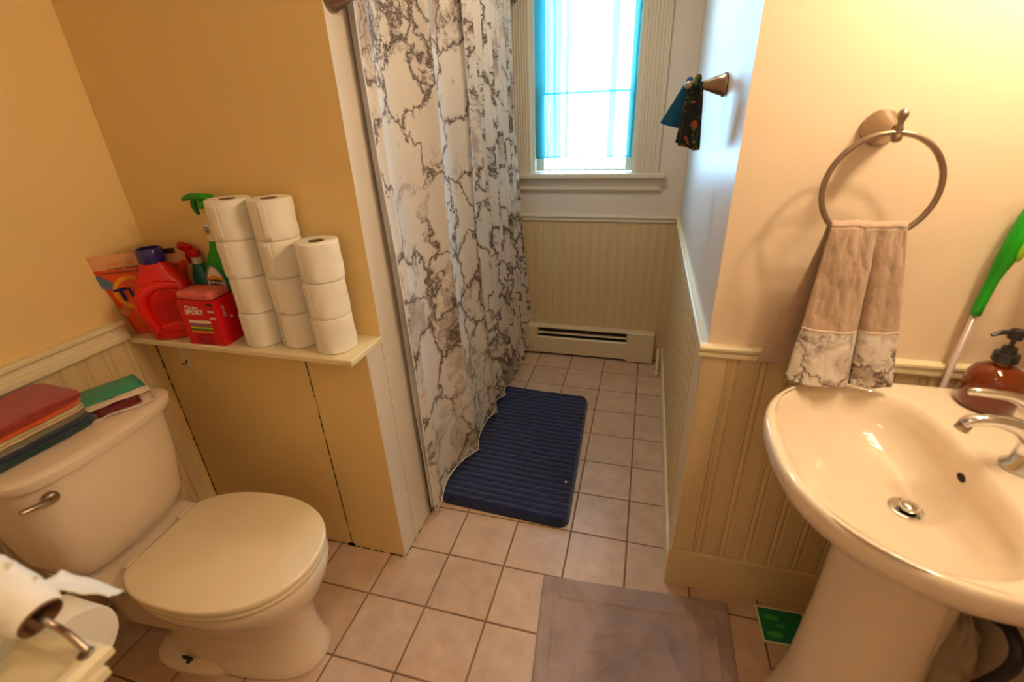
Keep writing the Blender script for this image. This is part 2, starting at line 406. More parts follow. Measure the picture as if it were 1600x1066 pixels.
# ---------------------------------------------------------------- window
win = struct('window_1', bx(WX0,WX1,YW+.001,YW+.135,WZ0-.0,WZ0+.006), TRIMW)
def casing(x0,x1,z0,z1):
    bm=B(); n=6; w_=(x1-x0)
    pr=[(x0,0),(x0,-.022),(x0+.008,-.024)]
    xs=x0+.012
    fl=(w_-.024)/n
    for i in range(n):
        pr+= [(xs+.001,-.024),(xs+fl*.3,-.018),(xs+fl*.7,-.018),(xs+fl-.001,-.024)]; xs+=fl
    pr+=[(x1-.008,-.024),(x1,-.022),(x1,0)]
    loft(bm,[[Vector((x,YW+y,z0)) for x,y in pr],[Vector((x,YW+y,z1)) for x,y in pr]],True,True,True); return bm
obj('window_casing', casing(-.775,WX0+.003,WZ0+.009,WZ1), TRIMW, win)
obj('window_casing', casing(WX1-.003,.050,WZ0+.009,WZ1), TRIMW, win)
obj('window_header', bx(-.79,.065,YW-.03,YW-.001,WZ1,WZ1+.13,.004,1), TRIMW, win)
obj('window_sill', bx(-.80,.088,YW-.052,YW+.05,WZ0-.020,WZ0+.008,.006,3), TRIMW, win)
bm=B(); ap=[(0,0),(-.010,0),(-.013,.008),(-.022,.016),(-.022,.03),(-.016,.034),(-.016,.078),(0,.078)]
z0=WZ0-.020-.079
loft(bm,[[Vector((-.785,YW+d,z0+z)) for d,z in ap],[Vector((.070,YW+d,z0+z)) for d,z in ap]],True,True,True)
obj('apron', bm, TRIMW, win)
for x0,x1 in ((WX0,WX0+.02),(WX1-.02,WX1)): obj('jamb', bx(x0,x1,YW,YW+.135,WZ0+.007,WZ1,.002,1), TRIMW, win)
sash = obj('window_sash', (lambda bm: (box(bm,WX0+.021,WX0+.06,YW+.07,YW+.10,WZ0+.01,1.60,.003,1), box(bm,WX1-.06,WX1-.021,YW+.07,YW+.10,WZ0+.01,1.60,.003,1), box(bm,WX0+.06,WX1-.06,YW+.07,YW+.10,WZ0+.01,WZ0+.022,.003,1), box(bm,WX0+.06,WX1-.06,YW+.07,YW+.10,1.580,1.590,.002,1), bm)[-1])(B()), TRIMW, win)
obj('pane', bx(WX0+.06,WX1-.06,YW+.083,YW+.087,WZ0+.022,1.575), GLASS, sash)
sash = obj('window_sash', (lambda bm: (box(bm,WX0+.021,WX0+.06,YW+.102,YW+.13,1.57,WZ1,.003,1), box(bm,WX1-.06,WX1-.021,YW+.102,YW+.13,1.57,WZ1,.003,1), box(bm,WX0+.06,WX1-.06,YW+.102,YW+.13,1.580,1.592,.002,1), box(bm,WX0+.06,WX1-.06,YW+.102,YW+.13,WZ1-.05,WZ1,.003,1), bm)[-1])(B()), TRIMW, win)
obj('pane', bx(WX0+.06,WX1-.06,YW+.114,YW+.118,1.598,WZ1-.05), GLASS, sash)
# teal curtain, two gathered panels on a rod
cur = thing('window_curtain','sheer teal curtain gathered on a rod inside the window','curtain',((WX0+WX1)/2,YW+.03,2.12))
tube_bm = tube(B(), [(WX0+.021,YW+.03,2.13),(WX1-.021,YW+.03,2.13)], .006); obj('curtain_rod', tube_bm, TRIMW, cur)
def sheet(path, zb, zt, seed, lean):
    P=smoothpath([(x,y,0) for x,y in path],6); n=len(P)-1
    def fn(u,v):
        p=P[round(u*n)]; k=v
        return Vector((p.x+.006*nz(u*3,v*2.2,seed)+lean*(1-v), p.y+.006*nz(u*4,v*2.5,seed+9), zb+(zt-zb)*v+.004*nz(u*5,0,seed)*(1-v)))
    return grid(B(), n, 24, fn)
def fold(x0, x1, n, over, yb=YW+.03, dy=.012):
    out=[]; st=(x1-x0)/n
    for i in range(n):
        x=x0+i*st; out+=[(x,yb-dy),(x+st*.5+over,yb),(x+st*.5-over,yb+dy*.5),(x+st,yb+dy)]
    return out
p1 = fold(-.655,-.500,4,.018)+[(-.492,YW+.035)]
obj('panel', sheet(p1,1.252,2.135,1,.004), TEAL, cur, smooth=True)
p2 = [(-.475,YW+.025),(-.458,YW+.03),(-.475,YW+.036),(-.47,YW+.042),(-.40,YW+.028),(-.31,YW+.032),(-.235,YW+.028),(-.20,YW+.03),(-.235,YW+.036),(-.232,YW+.041),(-.205,YW+.04),(-.15,YW+.03),(-.115,YW+.026),(-.100,YW+.03),(-.115,YW+.036),(-.105,YW+.04),(-.097,YW+.034)]
obj('panel', sheet(p2,1.256,2.135,5,-.004), TEAL, cur, smooth=True)
for (xa,xb) in ((-.652,-.50),(-.47,-.10)):
    obj('hem', bx(xa,xb,YW+.022,YW+.0235,1.250,1.262), TEAL, cur)

# ---------------------------------------------------------------- baseboard heater
ht = thing('baseboard_heater','cream enamel baseboard heater with a slotted grille under the window','heater',(-.29,2.83,0))
bm=B(); pr=[(2.857,.016),(2.805,.016),(2.800,.022),(2.800,.128),(2.812,.136)]
def hx(x0,x1,pr): 
    b=B(); loft(b,[[Vector((x0,y,z)) for y,z in pr],[Vector((x1,y,z)) for y,z in pr]],True,True,True); return b
obj('front_panel', hx(-.63,-.045,[(2.812,.018),(2.804,.018),(2.802,.024),(2.802,.128),(2.812,.138),(2.814,.135)]), HEAT, ht)
obj('back_panel', hx(-.63,-.045,[(2.857,.02),(2.846,.02),(2.846,.190),(2.812,.196),(2.810,.203),(2.815,.210),(2.857,.212)]), HEAT, ht)
for z,yy in ((.158,2.812),):
    obj('louver', hx(-.63,-.045,[(yy,z),(yy+.002,z+.003),(yy+.030,z+.010),(yy+.030,z+.007)]), HEAT, ht)
obj('shade_core', bx(-.62,-.055,2.832,2.844,.03,.19), DARK, ht)  # dark backing core, shade of the grille slots put into its colour
for x0,x1,zb in ((-.705,-.63,.016),(-.045,.122,.004)):
    c=obj('end_cap', (lambda b:b)(hx(x0,x1,[(2.857,zb),(2.803,zb),(2.797,zb+.006),(2.797,.138),(2.800,.205),(2.806,.212),(2.857,.212)])), HEAT, ht)
for x,z in ((-.665,.058),(.0,.065),(.02,.19),(-.69,.19)):
    obj('screw', lathe(B(),[(.004,0),(.004,.0015),(.002,.003)],axisM((x,2.797,z),(0,-1,0)),10), DARK, ht)
pp = thing('heating_pipe','thin cream pipe bent in the corner beside the heater','pipe',(.145,2.70,0))
obj('pipe', tube(B(), [(.150,2.79,.12),(.150,2.74,.11),(.150,2.70,.09),(.150,2.665,.04),(.150,2.66,.012)], .008, sm=5), TRIM, pp, smooth=True)
obj('elbow', lathe(B(),[(.012,0),(.013,.004),(.013,.022),(.010,.026)],axisM((.150,2.66,.0),(0,0,1)),14), TRIM, pp, smooth=True)

# ---------------------------------------------------------------- tub, rod, shower curtain
tub = thing('bathtub','white bathtub behind the marbled shower curtain','bathtub',(-1.2,2.0,0))
obj('apron', bx(-.835,-.80,YN+.14,YW-.002,0,.38,.01,2), PORC, tub)
def ring(cx,cy,a,b,z,n=48,e=5):
    out=[]
    for i in range(n):
        t=2*pi*i/n; c,s=cos(t),sin(t); r=(abs(c/a)**e+abs(s/b)**e)**(-1/e); out.append(Vector((cx+r*c,cy+r*s,z)))
    return out
tcx,tcy=-1.205,2.083
obj('basin', loft(B(),[ring(tcx,tcy,.38,.77,.34,e=14),ring(tcx,tcy,.38,.77,.39,e=14),ring(tcx,tcy,.32,.69,.395),ring(tcx,tcy,.30,.66,.33),ring(tcx,tcy,.26,.56,.10),ring(tcx,tcy,.2,.48,.06)],True,False,True), PORC, tub, autos=40)
rod = thing('shower_rod','straight nickel shower curtain rod above the bathtub','curtain rod',(-.735,2.0,2.02))
obj('rod', tube(B(),[(-.735,1.18,2.02),(-.735,YW-.001,2.02)],.0125,14), NICKEL, rod, smooth=True)
RIDGE=[1.20,1.56,1.895,2.065,2.155,2.24,2.315,2.39,2.455,2.52,2.585,2.64]
def ridge_phase(s):
    t=s*(len(RIDGE)-1); return t
def curtain_pt(s, v):
    """s 0..n ridge index (float), v 0 top..1 bottom"""
    n=len(RIDGE)-1; k=min(int(s),n-1); f=s-k
    y=RIDGE[k]*(1-f)+RIDGE[k+1]*f
    first=1.235-RIDGE[0]
    y += first*(1-s/n) if s<2 else 0
    y += (.23*v**1.4)*(s/n)**1.6
    y += .05*v*(1-s/n)
    A=.048*(RIDGE[k+1]-RIDGE[k])/.2; A=max(.026,min(A,.045))
    ph=abs(sin(pi*s))
    off=A*((1-ph)**1.6) - .012*ph
    if s<.12: off=A*.25
    x=-.735+off*(1-.25*v)
    x+= .045*v**2.5*min(1,s/1.2) + .012*nz(s*.9,v*2.5,2)+.006*nz(s*2.3,v*5,4)
    return x,y
def scurt(u,v):
    n=len(RIDGE)-1
    s=u*n; x,y=curtain_pt(s,1-v)
    zb=.085-.045*exp(-((s)/.25)**2)+.010*nz(s*.8,3)
    return Vector((x,min(y,YW-.012),zb+(1.985-zb)*v))
NU=330
# arc length based u coordinate
acc=[0.0]; last=None
for i in range(NU+1):
    p=Vector(curtain_pt(i/NU*(len(RIDGE)-1),.5)+(0,))
    if last is not None: acc.append(acc[-1]+(p-last).length)
    last=p
sc = thing('shower_curtain','long white shower curtain printed with brown marble veins','shower curtain',(-.72,2.0,.1))
bm=grid(B(),NU,60,scurt,lambda u,v:(acc[round(u*NU)],1.9*v))
obj('curtain_cloth', bm, MARB, sc, smooth=True)
# stitched side hem and lower hem
bm=tube(B(),[Vector(scurt(0.0,v/40))+Vector((.001,-.001,0)) for v in range(41)],.0022,6); obj('side_hem',bm,LINER,sc,smooth=True)
bm=tube(B(),[Vector(scurt(u/NU,0)) for u in range(0,NU+1,2)],.0018,6); obj('bottom_hem',bm,LINER,sc,smooth=True)
for k in range(12):
    y=1.26+k*.122
    obj('curtain_ring', tube(B(),[(-.735+.022*cos(a),y,2.015+.028*sin(a)) for a in [i*2*pi/16 for i in range(16)]],.002,6,closed=True), NICKEL, sc, smooth=True)
def lin_fn(u,v):
    y=1.262+u*1.3+.02*(1-v); return Vector((-.762+.010*sin(u*70)*(.4+.6*(1-v))+.006*nz(u*9,v*3)+.02*(1-v)*exp(-u*12),y,.055+1.91*v))
o=obj('shower_liner',grid(B(),160,30,lin_fn),LINER,smooth=True); tag(o,'plain white liner showing at the curtain\'s near edge','shower liner')

# ---------------------------------------------------------------- blue ribbed mat
def qmat(name,c4,th,nu,nv,hf,m,lab,cat,rad=.05,z0=.0):
    """c4: near-left, near-right, far-right, far-left"""
    P=[Vector((x,y,0)) for x,y in c4]
    L=((P[1]-P[0]).length+(P[2]-P[3]).length)/2; W=((P[3]-P[0]).length+(P[2]-P[1]).length)/2
    def base(a,b): return (P[0]*(1-a)+P[1]*a)*(1-b)+(P[3]*(1-a)+P[2]*a)*b
    def fn(u,v):
        x=(u-.5)*L; y=(v-.5)*W
        # squircle the grid corners
        hx_,hy_=L/2-rad,W/2-rad; px,py=x,y
        if abs(x)>hx_ and abs(y)>hy_:
            dx,dy=abs(x)-hx_,abs(y)-hy_; m_=max(dx,dy); l=math.hypot(dx,dy)
            if l>0: dx,dy=dx*m_/l,dy*m_/l
            px=math.copysign(hx_+dx,x); py=math.copysign(hy_+dy,y)
        e=min(L/2-abs(x),W/2-abs(y)); edge=min(1,max(0,e/(.018))); edge=sqrt(1-(1-edge)**2)
        p=base(px/L+.5,py/W+.5); return Vector((p.x,p.y,z0+.002+(th+hf(px,py))*edge))
    bm=grid(B(),nu,nv,fn); 
    return tag(obj(name,bm,m,smooth=True),lab,cat)
def hb(x,y):
    return .0045*abs(sin(pi*(y+.004*nz(x*6,y*3))/.033))**.6+.003*nz(x*30,y*30,3)-.003+ .006*nz(x*3,y*3,8)
qmat('bath_mat',[(-.762,1.372),(-.190,1.345),(-.222,2.285),(-.735,2.300)],.038,150,330,hb,NAVY,'thick navy blue ribbed bath mat beside the bathtub','bath mat')
tag(obj('lint_speck', loft(B(),[[Vector((-.235+.006*cos(t),1.567+.004*sin(t),z+.001*nz(t))) for t in [k*pi/4 for k in range(8)]] for z in (.041,.0445)],True,True,True), flat('lint_white',(240,235,225)), smooth=True),'tiny white lint speck on the navy mat','lint')
# grey mat
def hg(x,y):
    h=.006*nz(x*5,y*5,1)+.008*(1-min(1,abs(nz(x*7+.6*nz(x*4,y*4,2),y*4,5))*5))+.004*(1-min(1,abs(nz(x*9,y*14,9))*6))+.002*nz(x*22,y*20,7)
    ex=min(.30-abs(x),.28-abs(y)) - .055
    h+= .006*exp(-(ex/.005)**2)
    return h
gm=qmat('grey_bath_mat',[(-.178,.50),(.375,.58),(.372,1.166),(-.243,1.124)],.006,180,180,hg,MATG,'thin mauve-grey cotton bath mat with a raised border, in front of the sink','bath mat',rad=.012)
# ---------------------------------------------------------------- toilet
T = thing('toilet','white two-piece toilet with closed lid against the left wall','toilet',(X0,.652,0),math.radians(3.5))
def sring(cx,cy,af,ab,b,z,nf=2.3,nb=2.3,n=56,clampx=None,tilt=0):
    out=[]
    for i in range(n):
        t=2*pi*i/n; c,s=cos(t),sin(t); a=af if c>=0 else ab; e=nf if c>=0 else nb
        r=(abs(c/a)**e+abs(s/b)**e)**(-1/e); x,y=r*c,r*s
        if clampx is not None and x<clampx: x=clampx
        out.append(Vector((cx+x,cy+y,z+tilt*x)))
    return out
# bowl
rings=[sring(.50,0,.255,.29,.112,0,2.6,3),sring(.50,0,.258,.292,.115,.012,2.6,3),sring(.50,0,.248,.28,.105,.03,2.6,3),sring(.51,0,.232,.25,.092,.12,2.5,3),
       sring(.52,0,.225,.22,.095,.20,2.4,3),sring(.53,0,.240,.21,.125,.26,2.3,2.8),sring(.54,0,.262,.22,.162,.31,2.2,2.6),sring(.545,0,.272,.235,.185,.355,2.2,2.5),
       sring(.545,0,.276,.24,.191,.385,2.2,2.5),sring(.545,0,.272,.236,.187,.396,2.2,2.5),sring(.545,0,.2,.18,.13,.397,2.2,2.5)]
obj('bowl', loft(B(),rings,True,True,True), PORC, T, smooth=True, local=True, autos=50)
rg=[sring(.24,0,.20,.17,.075,.10,4,5),sring(.24,0,.20,.17,.09,.25,4,5),sring(.24,0,.16,.19,.125,.34,4,5),sring(.24,0,.16,.20,.150,.375,4,6),sring(.24,0,.16,.20,.155,.398,4,6),sring(.24,0,.155,.195,.150,.404,4,6)]
obj('tank_shelf', loft(B(),rg,True,True,True), PORC, T, local=True, autos=50)
# foot flange with bolts
obj('foot', loft(B(),[sring(.36,0,.17,.15,.135,0,3,3),sring(.36,0,.17,.15,.135,.014,3,3),sring(.36,0,.15,.13,.115,.03,3,3)],True,True,True), PORC, T, local=True, autos=50)
for s in (-1,1):
    bm=B(); lathe(bm,[(.008,0),(.008,.006),(.004,.008),(.004,.03)],Matrix.Translation((.365,s*.113,.024)),10)
    box(bm,.365-.018,.365+.018,s*.113-.003,s*.113+.003,.036,.052,.002,1,)
    obj('wing_nut', bm, BLACK, T, local=True, label='black wing nut on the foot')
# seat ring + lid
def seatring(z0,z1,sc_,name,m):
    base=lambda k,z:[Vector((p.x,p.y,z)) for p in sring(.56,0,.262*k,.262*k,.198*k,0,2.15,2.6,72,clampx=-.228*k)]
    rr=[base(sc_-.03,z0),base(sc_-.005,z0+.002),base(sc_,z0+.006),base(sc_,z1-.006),base(sc_-.008,z1-.002),base(sc_-.03,z1)]
    return loft(B(),rr,True,True,True)
obj('seat', seatring(.399,.417,.985,'seat',SEAT), SEAT, T, local=True, autos=60)
bm=seatring(.420,.441,1.0,'lid',SEAT)
bmesh.ops.translate(bm,verts=bm.verts,vec=(0,0,0))
obj('lid', bm, SEAT, T, local=True, autos=60)
for s in (-1,1): obj('hinge', bx(.305,.335,s*.09-.022,s*.09+.022,.404,.43,.006,2), SEAT, T, local=True)
# tank
def trect(x0,x1,hy,z,bow,n=64):
    out=[]; cx=(x0+x1)/2; a=(x1-x0)/2
    for i in range(n):
        t=2*pi*(i+.5)/n; c,s=cos(t),sin(t); e=6
        r=(abs(c/a)**e+abs(s/hy)**e)**(-1/e); x,y=r*c,r*s
        if x>0: x+= bow*(1-(y/hy)**2)*(x/a) - bow*.3*(x/a)
        out.append(Vector((cx+x,y,z)))
    return out
obj('tank', loft(B(),[trect(.07,.20,.10,.408,.01),trect(.06,.235,.145,.415,.012),trect(.055,.262,.168,.44,.018),trect(.05,.272,.178,.48,.022),trect(.045,.290,.195,.62,.026),trect(.04,.298,.202,.765,.028)],True,True,True), PORC, T, local=True, autos=40)
obj('tank_lid', loft(B(),[trect(.036,.300,.205,.762,.028),trect(.028,.316,.216,.766,.030),trect(.026,.320,.220,.776,.030),trect(.026,.320,.220,.790,.030),trect(.030,.314,.215,.797,.030),trect(.04,.300,.203,.800,.029)],True,True,True), PORC, T, local=True, autos=40)
h=obj('flush_handle', lathe(B(),[(.013,0),(.016,.004),(.016,.012),(.012,.018),(.004,.019)],axisM((.293,-.158,.725),(1,-.1,0)),16), NICKEL, T, local=True, smooth=True)
obj('lever', tube(B(),[(.311,-.158,.725),(.318,-.172,.729),(.318,-.200,.738),(.314,-.225,.744)],[.007,.0075,.007,.006],10,sm=5,flat_=.6), NICKEL, h, local=True, smooth=True)
bm=tube(B(),[(.10,-.13,.415),(.105,-.14,.36),(.085,-.17,.28),(.06,-.18,.2),(.03,-.18,.16)],.006,8,sm=6)
obj('supply_hose', bm, mat('steel_braid',(.18,.17,.16),.4,.7), T, local=True, smooth=True)
tg=bx(-.012,.012,-.001,.001,-.05,.0); tg.transform(Matrix.Translation((.117,-.148,.33))@Matrix.Rotation(.3,4,'Y')@Matrix.Rotation(.9,4,'Z'))
obj('hose_tag', tg, flat('tag_white',(235,225,205)), T, local=True)
# water valve pipe along the wall
o=obj('wall_pipe', tube(B(),[(X0+.045,.30,.10),(X0+.045,.62,.10),(X0+.045,.68,.085)],.011,10,sm=4), mat('painted_pipe',lin((150,120,80)),.5), smooth=True); tag(o,'thin painted pipe running low on the wall behind the toilet','pipe')

# ---------------------------------------------------------------- folded cloths and packets on the tank
def folded(name, cx,cy,z,lx,ly,h,rz,col,lab,seed,layers=2,group=None,bumpy=True):
    m=mat(name+'_terry',lin(col),1.0,bump=.9,bscale=300,sheen=.3,vary=.2,vscale=40)
    root=thing(name,lab,'cloth',(cx,cy,z),rz,group)
    hl=h/layers
    for k in range(layers):
        def ringz(sc_,zz):
            out=[]
            n=56
            for i in range(n):
                t=2*pi*i/n; c,s=cos(t),sin(t); e=9
                a,b=lx/2*sc_,ly/2*sc_
                r=(abs(c/a)**e+abs(s/b)**e)**(-1/e); x,y=r*c,r*s
                x+=.004*nz(t*1.3,k+seed); y+=.004*nz(t*1.1,k+seed+5)
                out.append(Vector((x,y,zz+.0025*nz(x*16,y*16,seed))))
            return out
        zb=k*hl; e_=hl*.30
        rr=[ringz(.90,zb+.0006),ringz(.975,zb+e_*.5),ringz(1.0,zb+hl*.5),ringz(.975,zb+hl-e_*.5),ringz(.90,zb+hl-.0006),ringz(.4,zb+hl+.001)]
        obj('fold', loft(B(),rr,True,True,True), m, root, local=True, smooth=True)
    return root
z=.8005; CX,CY,RZ=-1.452,.575,math.radians(-3)
cl=[((34,66,62),.012,'folded dark green washcloth, lowest of the stack on the toilet tank',.275,.19,1,0.0,.004),
    ((18,38,62),.013,'folded navy washcloth just above the green one on the tank',.27,.185,1,.0,.0),
    ((150,140,108),.014,'folded sage grey washcloth between the navy and cream ones on the tank',.262,.180,2,-.004,0),
    ((226,200,150),.016,'folded cream washcloth under the orange one on the toilet tank',.260,.178,2,.0,0),
    ((232,92,22),.012,'folded bright orange washcloth under the rust red one on the toilet tank',.265,.184,1,0,.0),
    ((170,44,20),.020,'folded rust red washcloth on top of the stack on the toilet tank',.262,.182,2,0,.0)]
for i,(c,h,lab,ly,lx,ly_,dx,dy) in enumerate(cl):
    folded('washcloth',CX+dx+random.uniform(-.003,.003),CY+dy+random.uniform(-.003,.003),z,lx,ly,h,RZ+random.uniform(-.02,.02),c,lab,i*3.1,ly_,'washcloths stacked on the tank'); z+=h+.0022
def packet(name,cx,cy,z,lx,ly,rz,cols,lab,cat,bow):
    root=thing(name,lab,cat,(cx,cy,z),rz)
    def surf(x0,x1,y0,y1,dz,nx=10):
        return grid(B(),nx,8,lambda u,v: Vector((x0+(x1-x0)*u,y0+(y1-y0)*v,dz+bow*(1-((x0+(x1-x0)*u)/lx*2)**2)+.005*nz(u*3,v*3,cx*9)+.003*nz(u*7,v*6,cx*5))))
    for nm,(x0,x1,y0,y1,dz,c) in cols:
        obj(nm,surf(x0,x1,y0,y1,dz),flat(nm+'_print',c,.35),root,local=True,smooth=True,solid=.0012)
    return root
packet('razor_packet',-1.375,.775,.8015,.11,.15,math.radians(-28),[('card',(-.055,.055,-.075,.075,.002,(226,206,190))),('maroon_film',(-.0,.05,-.055,.045,.0095,(110,14,36)))],'flat packet with a maroon window lying at the front corner of the toilet tank','packet',.004)
packet('teal_packet',-1.44,.790,.8170,.15,.17,math.radians(-22),[('teal_film',(-.075,.050,-.085,.085,.002,(52,158,128))),('card_edge',(.0505,.078,-.085,.085,.002,(228,214,194)))],'teal film packet with a white card edge lying on the maroon packet on the tank','packet',.006)
packet('green_packet',-1.475,.735,.8065,.12,.12,math.radians(10),[('film',(-.06,.06,-.06,.06,.002,(38,132,100)))],'dark teal packet mostly hidden between the washcloths and the teal packet','packet',.004)

# ---------------------------------------------------------------- shelf with rolls and bottles
ZS=.885
sh = thing('wall_shelf','narrow cream wooden shelf with a worn edge above the panelled half wall','shelf',(-1.18,1.085,.866))
obj('board', bx(X0+.001,XP+.004,1.000,YN-.001,.867,ZS,.0025,1), TRIM, sh)
hk = thing('adhesive_hook','small white adhesive hook under the shelf','hook',(-1.478,YL,.79))
obj('plate', bx(-1.494,-1.462,YL-.003,YL-.0002,.745,.822,.008,2), flat('plate_white',(238,222,184)), hk)
obj('hook', tube(B(),[(-1.478,YL-.003,.775),(-1.478,YL-.012,.765),(-1.484,YL-.016,.760),(-1.492,YL-.012,.764)],.0018,6,sm=4), BLACK, hk, smooth=True)
def roll(loc, rz, lab, proto=[None]):
    if proto[0] is None:
        r=thing('toilet_roll',lab,'toilet roll',loc,rz,'toilet rolls stacked on the shelf')
        n=48; H=.107; R_=.0575
        def rg(r_,z,dent=0): return [Vector(((r_+dent*nz(cos(2*pi*i/n)*2,sin(2*pi*i/n)*2,z*30))*cos(2*pi*i/n),(r_+dent*nz(cos(2*pi*i/n)*2,sin(2*pi*i/n)*2,z*30))*sin(2*pi*i/n),z)) for i in range(n)]
        rr=[rg(.022,.003),rg(.022,.0),rg(R_-.003,0,.001),rg(R_-.0006,.001,.0015),rg(R_,.003,.002)]+[rg(R_,H*k/8,.0025) for k in range(1,8)]+[rg(R_,H-.003,.002),rg(R_-.0006,H-.001,.0015),rg(R_-.003,H,.001),rg(.022,H-.0015),rg(.0215,H-.004)]
        obj('paper', loft(B(),rr), PAPER, r, local=True, autos=60)
        obj('core', loft(B(),[rg(.0205,.001),rg(.0205,H-.0012),rg(.0195,H-.0012),rg(.0195,.001),rg(.0205,.001)]), CARD, r, local=True, autos=60)
        # loose end of the sheet
        obj('loose_edge', grid(B(),6,8,lambda u,v:Vector(((R_+.0022)*cos(-1.9+u*.35),(R_+.0022)*sin(-1.9+u*.35),.004+v*(H-.008)))), PAPER, r, local=True, smooth=True, solid=.0007)
        proto[0]=r; return r
    p=proto[0]; c=p.copy(); COL.objects.link(c); c.location=loc; c.rotation_euler=(0,0,rz); c['label']=lab
    for ch in list(p.children):
        d=ch.copy(); COL.objects.link(d); d.parent=c
    return c
pos=['bottom','second from the bottom','third from the bottom','top']
stacks=[((-1.107,1.082),4,'left'),((-.985,1.092),4,'middle'),((-.848,1.103),3,'right')]
stacks=[((-1.110,1.080),4,'left'),((-.988,1.096),4,'middle'),((-.856,1.078),3,'right')]
for (x,y),n,nm in stacks:
    for k in range(n):
        q = ('topmost' if k==n-1 else ['lowest','second from the shelf','third from the shelf'][k])
        roll((x+random.uniform(-.003,.003),y+random.uniform(-.002,.002),ZS+.0005+k*.1078), random.uniform(-.5,.5), 'white toilet roll, %s in the %s stack on the shelf'%(q,nm))
# detergent pouch
def basis(o_, xdir, zdir):
    xv=Vector(xdir).normalized(); zv=Vector(zdir).normalized(); yv=zv.cross(xv).normalized(); zv=xv.cross(yv)
    m=Matrix((xv,yv,zv)).transposed().to_4x4(); m.translation=Vector(o_); return m
# panel frame: text plane needs x right, y up, z out
def frame(o_, right, up):
    r=Vector(right).normalized(); u=Vector(up); u=(u-r*u.dot(r)).normalized(); n=r.cross(u)
    m=Matrix((r,u,n)).transposed().to_4x4(); m.translation=Vector(o_); return m
pb=thing('detergent_pouch','orange laundry detergent pouch leaning in the corner behind the red jug','pouch',(-1.52,1.10,ZS))
PF=frame((-1.519,1.082,ZS+.001),(.76,.63,0),(.10,-.03,1))
PWt,PWb,PH=.130,.084,.270
def pouch(side):
    def fn(u,v):
        hw=PWb+(PWt-PWb)*v; x=(u-.5)*2*hw
        bulge=(.018*(1-v)**.6*(1-(2*u-1)**2)**.7*min(1,v*6+.5)+.004*(1-(2*u-1)**2))*side
        if v>.86: bulge*=(1-v)/.14*.7+.3
        return PF@Vector((x+.003*nz(v*5,side),v*PH,bulge+.0025*nz(u*4,v*5,side)*(1-v)))
    return fn
def pmi(u,v): return 1 if v>.82 else (0 if (.06<u<.94) else 2)
PM=[ORBAG,mat('pouch_top_film',lin((228,170,120)),.3,bump=.3),flat('pouch_edge',(226,60,10),.3)]
bm=grid(B(),20,24,pouch(1),mi=pmi); obj('front_film',bm,PM,pb,smooth=True)
bm=grid(B(),20,24,pouch(-1),mi=pmi); obj('back_film',bm,PM,pb,smooth=True)
def poff(x,y): 
    v=y/PH; hw=PWb+(PWt-PWb)*v; u=x/(2*hw)+.5; u=min(max(u,0.01),.99)
    p=PF.inverted()@pouch(1)(u,v); return p.z
def disc(cx,cy,r,r2,z,m,nm,par,F,n=28,e=1.0):
    bm=B(); vs=[bm.verts.new(F@Vector((cx+r*cos(2*pi*i/n),cy+r2*sin(2*pi*i/n),z))) for i in range(n)]
    vs2=[bm.verts.new(F@Vector((cx+r*cos(2*pi*i/n),cy+r2*sin(2*pi*i/n),z+.0005))) for i in range(n)]
    bm.faces.new(vs2); bm.faces.new(vs[::-1])
    for i in range(n): bm.faces.new((vs[i],vs[(i+1)%n],vs2[(i+1)%n],vs2[i]))
    return obj(nm,bm,m,par)
def dome(cx,cy,rx,ry,m,nm,lift):
    """printed patch following the pouch surface"""
    def fn(u,v):
        a=2*pi*u; x=cx+rx*v*cos(a); y=cy+ry*v*sin(a); return PF@Vector((x,y,poff(x,y)+lift))
    return obj(nm,grid(B(),32,6,fn),m,pb,smooth=True)
cA=(-.040,.148)
def streak(a0,a1,r,m,nm):
    def fn(u,v):
        a=a0+(a1-a0)*u; rr=.03+(r-.03)*v; x=cA[0]+rr*cos(a); y=cA[1]+rr*sin(a)*1.05; return PF@Vector((x,y,poff(x,y)+.0008))
    obj(nm,grid(B(),8,6,fn),m,pb,smooth=True)
streak(2.45,2.9,.098,flat('streak_blue',(96,120,140)),'printed_streak')
streak(3.9,4.2,.09,flat('streak_pale',(206,130,90)),'printed_streak')
dome(cA[0],cA[1],.054,.056,flat('logo_yellow',(238,170,40)),'printed_ring',.0012)
dome(cA[0],cA[1],.042,.044,flat('logo_orange',(232,96,30)),'printed_disc',.0018)
LBL=flat('logo_blue',(30,24,110)); WHT=flat('print_white',(238,226,206)); 
text('lettering','Tide',.058,PF@Matrix.Translation((-.036,.148,poff(-.036,.15)+.0045))@Matrix.Rotation(.12,4,'Z'),LBL,pb,sx=.95,bold=.0016)
text('lettering','PODS',.024,PF@Matrix.Translation((.030,.083,poff(.03,.08)+.002)),WHT,pb,bold=.0006)
text('small_print','4 IN 1   HE',.014,PF@Matrix.Translation((-.045,.243,poff(-.04,.24)+.002)),flat('print_orange',(232,92,20)),pb)
text('small_print','LAUNDRY DETERGENT',.009,PF@Matrix.Translation((-.035,.229,poff(-.03,.229)+.002)),flat('print_navy',(60,30,60)),pb)
o=obj('zip_strip', grid(B(),14,2,lambda u,v:PF@Vector(((u-.5)*.21,.213+v*.005,poff((u-.5)*.21,.215)+.0012))), flat('zip',(150,70,50)), pb, smooth=True)
obj('tear_tab', bx(-.014,.014,-.008,.008,0,.002,M=PF@Matrix.Translation((.088,.262,.004))), flat('tab_dark',(60,24,20)), pb)
